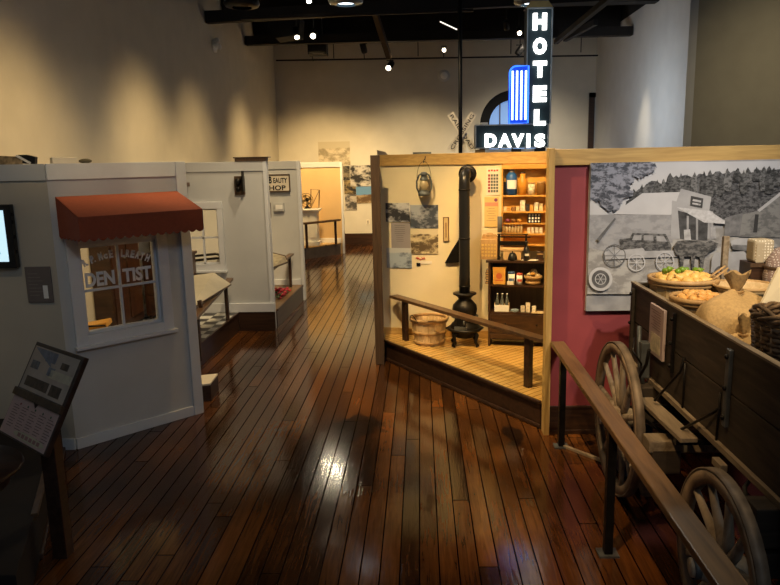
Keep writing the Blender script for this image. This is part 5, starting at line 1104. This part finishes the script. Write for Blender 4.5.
hs = [(356, 372), (372, 352), (400, 350), (455, 352), (480, 360), (500, 350), (530, 362), (524, 380), (500, 392), (478, 410), (470, 468), (462, 468), (458, 415), (440, 410), (436, 460), (428, 460), (424, 412), (398, 412), (392, 470), (384, 470), (380, 410), (364, 405)]
mp_(hs, photo_mat('mural_horse', (.05, .05, .05), (.17, .165, .16), 24), 'printed_horse'); 
mp_([(515, 398), (630, 392), (640, 405), (640, 470), (500, 475), (505, 420)], G('car2', .36, .12, 12), 'printed_car'); mp_([(580, 352), (600, 342), (715, 345), (730, 380), (700, 384), (580, 372)], G('car3', .40, .12, 12), 'printed_car')
mp_([(584, 366), (720, 372), (780, 380), (780, 470), (640, 470), (640, 392), (584, 384)], G('car4', .15, .4, 16), 'printed_car'); ring(545, 480, 34, 9, gd, 'printed_wheel', 2)

# ================================================================= RIGHT RAILING
t = thing('wagon_railing', 'long worn brown plank railing on black posts in front of the wagon', 'railing', (1.14, 4, 0))
build('top_rail', MB().bar((1.155, 5.79, .838), (1.115, 1.6, .838), .115, .04), 'rail2', t, .006)
for (x, y) in ((1.16, 5.56), (1.12, 3.93), (1.12, 2.1)):
    build('post', MB().bar((x, y, .01), (x, y, .818), .05, .055), 'iron', t, .003)
    build('foot_plate', MB().bb((x-.06, y-.05, 0), (x+.06, y+.05, .012)), 'grayiron', t)
a = FZ(563, 447, 0); b = FZ(603, 462.5, 0)
o = build('floor_strip', MB().bar(a+UP*.012, b+UP*.012, .025, .024), 'plank', None, .003); tag(o, 'thin tan strip on the floor between the first railing post and the wagon wheel', 'batten')  # low thin bar drawn along a tan line on the floor

# ================================================================= WAGON
XW = 1.64; XF = 2.78; Y0w = 1.95; Y1w = 5.40; ZB = .835; ZT = 1.43
wg = thing('farm_wagon', 'old dark wooden farm wagon loaded with baskets and sacks, behind the plank railing', 'wagon', (2.2, 3.7, 0))
def wside(x, s):
    pn_ = build('side_board', MB().bb((x, Y0w, ZB+.31), (x+.03*s, Y1w, ZT)), 'wagon', wg, .004)
    build('side_board', MB().bb((x, Y0w, ZB), (x+.03*s, Y1w, ZB+.302)), 'wagon', wg, .004)
    build('top_strap', MB().bb((x-.004*s, Y0w, ZT-.004), (x+.034*s, Y1w, ZT+.008)), 'plank', wg)
    build('bottom_sill', MB().bb((x-.022*s, Y0w, ZB-.035), (x+.03*s, Y1w, ZB)), 'plank', wg, .003)
wside(XW, 1); wside(XF, -1)
build('tail_board', MB().bb((XW+.03, Y1w-.04, ZB), (XF-.03, Y1w-.01, ZT)), 'wagonx', wg, .004)
build('wagon_bed', MB().bb((XW+.03, Y0w, ZB), (XF-.03, Y1w-.04, ZB+.03)), 'wagonx', wg)
build('load_floor', MB().bb((XW+.032, Y0w, 1.07), (XF-.032, Y1w-.045, 1.09)), 'wagonx', wg)
build('head_board', MB().bb((XW+.03, Y0w, ZB), (XF-.03, Y0w+.03, ZT)), 'wagonx', wg)
def stake(y, z0, z1, w_=.035, m='grayiron'):
    s = build('side_cleat', MB().bb((XW-.024, y-w_/2, z0), (XW-.001, y+w_/2, z1)), m, wg, .004)
    for z in (z0+.05, (z0+z1)/2, z1-.04): build('bolt', MB().ell((XW-.03, y, z), (.012, .014, .014), 8, 6), 'iron', s)
stake(4.42, 1.0, 1.40, .028, 'iron'); stake(3.60, .955, 1.385, .045); stake(5.30, .86, 1.40, .04, 'wagon'); stake(2.7, .95, 1.39, .045)
def rod(pts, r_=.009, m='iron', name='iron_rod'): return build(name, MB().tube(pts, r_, 8), m, wg)
rod([(XW-.10, 4.45, .80), (XW-.02, 4.25, 1.06), (XW-.012, 4.22, 1.16)]); rod([(XW-.012, 4.20, .84), (XW-.012, 4.20, 1.13)], .007)
rod([(XW-.08, 4.02, .77), (XW-.02, 3.74, .98), (XW-.012, 3.68, 1.03)]); rod([(XW-.012, 3.70, .78), (XW-.012, 3.68, 1.12)], .007)
build('running_board', MB().bar((XW-.115, 4.60, .755), (XW-.085, 3.88, .755), .105, .032), 'plank', wg, .006)
for y in (3.93, 4.52): build('running_board_bracket', MB().bar((XW-.15, y, .73), (XW+.2, y, .73), .04, .03), 'iron', wg)
build('bolster', MB().bb((1.40, 4.10, .58), (2.95, 4.24, .66)), 'plank', wg, .008)
build('bolster', MB().bb((1.52, 4.72, .66), (2.86, 4.86, .80)), 'wagonx', wg, .008); build('bolster', MB().bb((1.52, 2.98, .60), (2.86, 3.12, .80)), 'wagonx', wg, .008)
build('reach_pole', MB().bb((2.16, 2.6, .50), (2.26, 5.2, .60)), 'wagon', wg, .008)
build('axle', MB().cyl((1.30, 4.79, .55), (3.10, 4.79, .55), .045, n=16), 'grayiron', wg); build('axle', MB().cyl((1.30, 3.05, .46), (3.10, 3.05, .46), .045, n=16), 'grayiron', wg)
for y, zc_ in ((4.79, .55), (3.05, .46)):
    build('axle_beam', MB().bb((1.56, y-.06, zc_-.02), (2.84, y+.06, zc_+.11)), 'wagonx', wg, .008)
# brake gear near the far wheel
build('brake_shoe', MB().box((1.42, 4.16, .40), (.07, .10, .26), (1, 0, 0), (0, 1, .3)), 'wagonx', wg, .008)
build('brake_block', MB().bb((1.42, 4.1, .44), (1.60, 4.2, .60)), 'wagonx', wg, .006)
rod([(1.52, 4.55, 1.12), (1.53, 4.62, 1.0), (1.50, 4.70, .86), (1.50, 4.66, .70), (1.56, 4.5, .66)], .012); rod([(1.56, 4.9, 1.2), (1.55, 4.86, 1.02), (1.57, 4.80, .80)], .016, 'grayiron')
rod([(1.50, 4.80, 1.14), (1.47, 4.74, 1.06), (1.52, 4.70, .98), (1.56, 4.82, .92)], .008); rod([(1.46, 4.55, .66), (1.55, 4.35, .63), (1.62, 4.2, .62)], .014)
build('hub_bracket', MB().bb((1.55, 4.80, .84), (1.615, 4.88, 1.10)), 'grayiron', wg, .006)
# gear at the front, near the right edge of the picture
build('front_bracket', MB().bb((1.80, 3.28, .66), (1.86, 3.36, .83)).bb((1.56, 3.2, .60), (2.2, 3.32, .64)), 'grayiron', wg, .006)
build('fifth_wheel', MB().lathe((2.2, 3.05, .56), [(.30, 0), (.34, 0), (.34, .025), (.30, .025), (.30, 0)], 32), 'grayiron', wg)
build('front_hook', MB().tube([(1.66, 3.36, .64), (1.66, 3.40, .70), (1.68, 3.38, .76), (1.72, 3.34, .74)], .012, 8), 'grayiron', wg)
o = build('signal_cleat', MB().bb((1.56, 3.47, .75), (1.60, 3.58, .79)), 'plank', wg, .004); o.name = 'wooden_peg'
def wheel(cx, cy, r_, n, side=-1):
    wh = build('wheel', MB().lathe((cx, cy, r_), [(r_-.075, -.026), (r_-.012, -.026), (r_-.012, .026), (r_-.075, .026), (r_-.075, -.026)], 56, ax=(1, 0, 0)), 'rim', wg)
    build('tyre', MB().lathe((cx, cy, r_), [(r_-.012, -.028), (r_, -.028), (r_, .028), (r_-.012, .028), (r_-.012, -.028)], 56, ax=(1, 0, 0)), M.setdefault('tyre', mat('rusty_brown_tyre', (.17, .13, .09), .6, .3, .4, 10, .3)), wh)
    hub = build('hub', MB().lathe((cx, cy, r_), [(0, -.13), (.045, -.13), (.05, -.10), (.075, -.05), (.085, 0), (.075, .07), (.06, .12), (0, .12)], 24, ax=(side*-1, 0, 0)), 'wheel', wh)
    build('hub_band', MB().lathe((cx, cy, r_), [(.052, -.125), (.056, -.125), (.056, -.095), (.052, -.095)], 24, ax=(side*-1, 0, 0)), 'grayiron', wh)
    for i in range(n):
        a = 2*math.pi*(i+.3)/n; d = Vector((0, math.cos(a), math.sin(a))); c = Vector((cx, cy, r_))
        build('spoke', MB().tube([c+d*.06+Vector((-side*.03, 0, 0)), c+d*.16+Vector((-side*.028, 0, 0)), c+d*(r_*.6)+Vector((-side*.012, 0, 0)), c+d*(r_-.07)], [.026, .028, .021, .018], 8), 'wheel', wh)
for cx, sd_ in ((1.395, -1), (3.02, 1)):
    wheel(cx, 4.79, .55, 12, sd_); wheel(cx, 3.05, .465, 12, sd_)
# sign plate on the wagon side
ps = thing('wagon_text_sign', 'small pinkish text sign with a cream photo fixed to the wagon side', 'sign', (XW-.03, 4.69, 1.03))
build('panel', MB().bb((XW-.032, 4.555, 1.035), (XW-.012, 4.835, 1.385)), mat('sign_mauve', (.42, .33, .31), .45, var=.04), ps, .002)
build('photograph', MB().bb((XW-.034, 4.60, 1.06), (XW-.032, 4.79, 1.19)), mat('sign_cream', (.55, .48, .33), .45, var=.3, scale=24), ps)
mb = MB()
for i in range(8): mb.bb((XW-.0335, 4.61, 1.35-.018*i), (XW-.032, 4.80-.03*(i % 3), 1.356-.018*i))
build('printed_text', mb, mat('sign_print', (.22, .15, .14), .5), ps)
o = build('blue_box', MB().bb((1.50, 4.98, .0), (1.72, 5.30, .42)), mat('dark_blue_box', (.02, .035, .09), .5), None, .006); tag(o, 'dark blue box on the floor behind the far wagon wheel', 'box')

# ---- goods on the wagon
zL = 1.09
A = Vector((1.925, 5.10, zL)); B = Vector((1.85, 4.60, zL))
basket('squash_basket', 'bushel basket heaped with yellow squash and green peppers at the far end of the wagon', A, .19, .235, .42, 18, False)
basket('gourd_basket', 'bushel basket heaped with pale orange gourds, in front of the squash basket', B, .13, .175, .375, 16, False)
hb = [o for o in bpy.data.objects if o.name == 'squash_basket'][0]
for k, yy in ((0, -.03), (1, .07)): build('handle', MB().tube([A+Vector((.14+.16*math.sin(a)*.9+.02*k, -.12+yy+.20*(1-math.cos(a))*.35, .42+.11*math.sin(a)-.03*(1-math.cos(a)))) for a in [math.pi*i/10 for i in range(11)]], .006, 6), 'hoop', hb)
ysk = mat('squash_yellow', (.72, .44, .12), .45, var=.15); ygr = mat('pepper_green', (.15, .26, .02), .35, var=.2); yor = mat('gourd_orange', (.76, .42, .13), .5, var=.2)
def squash(name, m, label, cat, loc, r_, grp):
    t = thing(name, label, cat, loc, group=grp); loc = Vector(loc)
    build('flesh', MB().lathe(loc, [(0, -r_), (r_*.6, -r_*.85), (r_*.95, -r_*.3), (r_, .1*r_), (r_*.75, r_*.6), (r_*.4, r_*1.0), (r_*.22, r_*1.35), (0, r_*1.4)], 14, mod=lambda a, z: 1+.05*math.cos(6*a)), m, t)
    build('stem', MB().cyl(loc+UP*r_*1.35, loc+UP*r_*1.62, r_*.12, r_*.16, 6), 'hoop', t); return reg(t)
random.seed(21)
def heap(proto, c, rr, zc, n, grp_label, lift=.05, s=(.85, 1.15), ax=None):
    k = 0
    for i in range(n):
        a = i*2.399; q = rr*math.sqrt((i+.5)/n); x = c[0]+q*math.cos(a); y = c[1]+q*math.sin(a); z = zc+lift*(1-(q/rr)**2)+random.uniform(-.006, .012)
        if i == 0: o = proto
        else: o = dup(proto, (0, 0, 0))
        o.matrix_world = Matrix.Translation((x, y, z)) @ Matrix.Rotation(random.uniform(0, 6.28), 4, 'Z') @ Matrix.Rotation(random.uniform(1.0, 1.7), 4, 'X') @ Matrix.Scale(random.uniform(*s), 4)
heap(squash('yellow_squash', ysk, 'yellow squash heaped in the basket at the far end of the wagon', 'squash', (1.95, 5.05, 1.5), .040, 'yellow squash in the far basket'), A, .18, zL+.40, 26, '', .045)
heap(squash('orange_gourd', yor, 'pale orange gourd heaped in the basket before the squash basket', 'gourd', (1.885, 4.6, 1.45), .030, 'orange gourds in the nearer basket'), B, .135, zL+.362, 30, '', .035)
gp = squash('green_pepper', ygr, 'bright green pepper on top of the yellow squash', 'pepper', (1.85, 5.0, 1.55), .023, 'green peppers on the squash')
for i in range(7):
    o = gp if i == 0 else dup(gp, (0, 0, 0)); x = 1.79+.042*i; y = 5.10+.035*math.sin(i*2.1)
    o.matrix_world = Matrix.Translation((x, y, zL+.475+.008*(i % 2))) @ Matrix.Rotation(i*1.3, 4, 'Z') @ Matrix.Rotation(1.3, 4, 'X')
# burlap sacks
burlap = mat('burlap', (.50, .35, .17), .9, var=.14, scale=60, bump=.35)
def sack(name, label, c, r_, h, rz, tie, seed, sx=1.0):
    t = thing(name, label, 'sack', c); c = Vector(c); random.seed(seed); Q = Matrix.Rotation(rz, 3, 'Z')
    ph = [random.uniform(0, 6) for _ in range(6)]
    prof = [(0, 0), (.72, .0), (.95, .08), (1.02, .28), (.98, .5), (.95, .68), (.84, .82), (.60, .92), (.26, .98), (.09, 1.02)]
    mb = MB(); n = 36; vs = []
    for (q, z) in prof:
        for i in range(n):
            a = 2*math.pi*i/n; k = 1+.05*math.sin(3*a+ph[0]+z*3)+.035*math.sin(7*a+ph[1]+z*5)+.02*math.sin(13*a+ph[2])*(.4+z)
            p = Vector((r_*q*k*math.cos(a)*sx, r_*q*k*math.sin(a), h*z*(1+.05*math.sin(2*a+ph[3])))); p.x += tie[0]*z*z; p.y += tie[1]*z*z; vs.append(c+Q @ p)
    fs = [(j*n+i, j*n+(i+1) % n, (j+1)*n+(i+1) % n, (j+1)*n+i) for j in range(len(prof)-1) for i in range(n)]; fs.append(tuple(range(n*(len(prof)-1), n*len(prof))))
    mb.add(vs, fs, 0, True); build('bag', mb, burlap, t, sub=1)
    top = c+Q @ Vector((tie[0], tie[1], h*1.02))
    build('tie_string', MB().lathe(top-UP*.012, [(.10*r_+.012, 0), (.10*r_+.02, .008), (.10*r_+.012, .016)], 14), 'hoop', t)
    mb = MB(); m_ = 14; vs = []
    for j, (q, z) in enumerate(((.09, 0), (.20, .05), (.30, .11))):
        for i in range(m_): a = 2*math.pi*i/m_; vs.append(top+Vector((r_*q*math.cos(a)*(1+.12*math.sin(4*a)*j), r_*q*math.sin(a)*.6, z+.009*math.sin(5*a)*j)))
    mb.add(vs, [(j*m_+i, j*m_+(i+1) % m_, (j+1)*m_+(i+1) % m_, (j+1)*m_+i) for j in range(2) for i in range(m_)], 0, True); build('gathered_top', mb, burlap, t)
    return t
sack('burlap_sack', 'full tied burlap sack leaning in the wagon beside the orange gourds', (1.93, 4.13, zL), .27, .49, .3, (-.02, .05), 4, 1.0)
sack('burlap_sack', 'lower burlap sack slumped at the wagon side in front of the tied sack', (1.815, 3.86, zL), .145, .30, 1.1, (.02, .0), 9, .95)
# wicker basket near the right edge
wc = Vector((1.945, 3.50, zL)); wk = thing('wicker_basket', 'dark brown woven wicker basket at the right edge, standing in the wagon', 'basket', wc)
mb = MB(); wh_ = .50; lv = 20; n = 44; wr0 = .19; wr1 = .235
for j in range(lv):
    z = .02+wh_*j/lv; rr = wr0+(wr1-wr0)*j/lv; pts = []
    for i in range(n): a = 2*math.pi*i/n; pts.append(wc+Vector(((rr+.008*(1 if (i+j) % 2 else -1))*math.cos(a), (rr+.008*(1 if (i+j) % 2 else -1))*math.sin(a), z)))
    mb.tube(pts, .0125, 5, closed=True)
wmat = mat('brown_wicker', (.17, .11, .06), .7, var=.5, scale=30)
build('woven_body', mb, wmat, wk)
mb = MB()
for i in range(22): a = 2*math.pi*(i+.5)/22; d = Vector((math.cos(a), math.sin(a), 0)); mb.tube([wc+d*wr0+UP*.01, wc+d*(wr1)+UP*(wh_-.01)], .007, 5)
build('stakes', mb, wmat, wk)
mb = MB()
for s in range(3): mb.tube([wc+Vector(((wr1+.012*math.cos(5.5*a+s*2.09))*math.cos(a), (wr1+.012*math.cos(5.5*a+s*2.09))*math.sin(a), wh_+.014*math.sin(5.5*a+s*2.09))) for a in [2*math.pi*i/70 for i in range(70)]], .012, 5, closed=True)
build('braided_rim', mb, wmat, wk); build('base', MB().lathe(wc, [(0, 0), (wr0, 0), (wr0, .02), (0, .02)], 24), wmat, wk)
for s in (-1, 1):
    hc = wc+Vector((s*.16, -.17 if s < 0 else .17, wh_)); build('handle', MB().tube([wc+Vector((-wr1*.98*math.cos(.5*q)*(1 if s < 0 else -1), wr1*math.sin(.5*q)*(-1 if s < 0 else 1), wh_+.05*math.cos(q*1.4))) for q in (-1.1, -.6, 0, .6, 1.1)], .013, 6), wmat, wk)
random.seed(8)
mb = MB(); mb.ell(wc+UP*(wh_-.07), (.20, .20, .06), 20, 8, jit=.05); o = build('straw_bundle', mb, mat('straw_brown', (.28, .19, .09), .9, var=.5, scale=40, bump=.5)); tag(o, 'brown straw filling the woven wicker basket', 'straw', kind='stuff')
# white board, shallow basket, dark kettle, stake, patterned bundles
q0 = FY(757, 311, 3.98); pts = [FY(757, 313, 4.0), FY(800, 313, 4.0), FY(800, 262, 4.06), FY(779, 268, 4.06)]
o = build('white_card', MB().prism(pts, (.0, .02, 0)), mat('warm_white_card', (.82, .74, .56), .7, var=.03)); tag(o, 'large cream white card with a slanting edge leaning behind the wicker basket', 'card')
P = FY(746, 273, 4.85); P.z = 1.49
t = thing('shallow_basket', 'shallow tan woven basket near the dark kettle at the back of the wagon', 'basket', P-UP*.06)
build('bowl', MB().lathe(P-UP*.06, [(0, 0), (.15, 0), (.21, .06), (.20, .07), (.14, .015), (0, .015)], 32), 'tanwood', t); build('rim', MB().tube([P+Vector((.205*math.cos(a), .205*math.sin(a), .005)) for a in [2*math.pi*i/30 for i in range(30)]], .012, 6, closed=True), 'hoop', t)
K = Vector((P.x+.05, P.y-.03, zL))
t = thing('iron_kettle', 'black round iron kettle under the shallow tan basket', 'kettle', K); build('bowl', MB().lathe(K, [(0, .0), (.10, .0), (.19, .08), (.21, .18), (.19, .27), (.20, .335), (.18, .335), (.17, .27), (0, .27)], 32), 'iron', t)
for s in (-1, 1): build('ear', MB().tube([K+Vector((s*.19, -.03, .24)), K+Vector((s*.24, 0, .26)), K+Vector((s*.19, .03, .24))], .01, 6), 'iron', t)
t = thing('lidded_pail', 'low dark pail standing between the kettle and the leaning white card', 'pail', (2.42, 4.40, zL)); build('body', MB().lathe((2.42, 4.40, zL), [(0, 0), (.13, 0), (.16, .28), (.15, .28), (.14, .25), (0, .25)], 28), 'iron', t); build('bail', MB().tube([(2.42+.16*math.cos(a), 4.40-.05*math.sin(a), zL+.28+.09*math.sin(a)) for a in [math.pi*i/12 for i in range(13)]], .006, 6), 'grayiron', t)
s0 = FY(725.5, 236, 5.30); s1 = FY(726, 290, 5.30)
o = build('wooden_stake', MB().bb((s0.x-.022, 5.27, zL), (s0.x+.022, 5.31, s0.z)), 'plank', None, .004); tag(o, 'upright worn wooden stake rising from the back of the wagon before the mural', 'stake')
def dots(name, base, dot, size):
    m, nt, b = newmat(name); L = nt.links.new; tc = NN(nt, 'ShaderNodeTexCoord'); vo = NN(nt, 'ShaderNodeTexVoronoi'); vo.inputs['Scale'].default_value = size; vo.inputs['Randomness'].default_value = .25
    L(tc.outputs['Object'], vo.inputs['Vector']); ra = NN(nt, 'ShaderNodeValToRGB'); ra.color_ramp.interpolation = 'CONSTANT'; ra.color_ramp.elements[0].color = c4(dot); ra.color_ramp.elements[1].position = .30; ra.color_ramp.elements[1].color = c4(base)
    L(vo.outputs['Distance'], ra.inputs[0]); L(ra.outputs[0], b.inputs['Base Color']); b.inputs['Roughness'].default_value = .9; return m
c0_ = FY(751, 262, 5.1); c1_ = FY(773, 239, 5.1)
t = thing('dotted_cloth_bundle', 'folded tan cloth with pale polka dots standing in front of the mural at the right', 'cloth', ((c0_.x+c1_.x)/2, 5.12, zL))
cb_ = thing('dark_crate', 'dark wooden crate under the dotted cloth at the back of the wagon', 'crate', ((c0_.x+c1_.x)/2, 5.13, zL)); build('body', MB().bb((c0_.x-.02, 5.05, zL), (c1_.x+.02, 5.24, c0_.z-.002)), 'dark', cb_, .004); build('rim', MB().bb((c0_.x-.03, 5.04, c0_.z-.03), (c1_.x+.03, 5.05, c0_.z-.002)), 'darkpost', cb_)
build('cloth', MB().bb((c0_.x, 5.06, c0_.z), (c1_.x, 5.20, c1_.z)), dots('polka_cloth', (.36, .30, .20), (.72, .66, .52), 48), t, .02); build('fold', MB().bb((c0_.x+.01, 5.052, c0_.z), (c0_.x+.07, 5.06, c1_.z-.02)), bpy.data.materials['polka_cloth'], t, .008)
c2 = FY(783, 250, 5.0)
t = thing('floral_cloth_bundle', 'rounded bundle of brown flowered cloth at the right edge beside the dotted cloth', 'cloth', (c2.x, 5.0, zL)); build('cloth', MB().lathe((c2.x, 5.0, zL), [(0, 0), (.10, 0), (.11, .30), (.12, .45), (.10, .56), (.05, .64), (0, .66)], 28), dots('floral_cloth', (.24, .17, .14), (.60, .55, .50), 60), t); build('band', MB().lathe((c2.x, 5.0, zL+.5), [(.117, 0), (.125, .01), (.117, .02)], 24), 'darkpost', t)
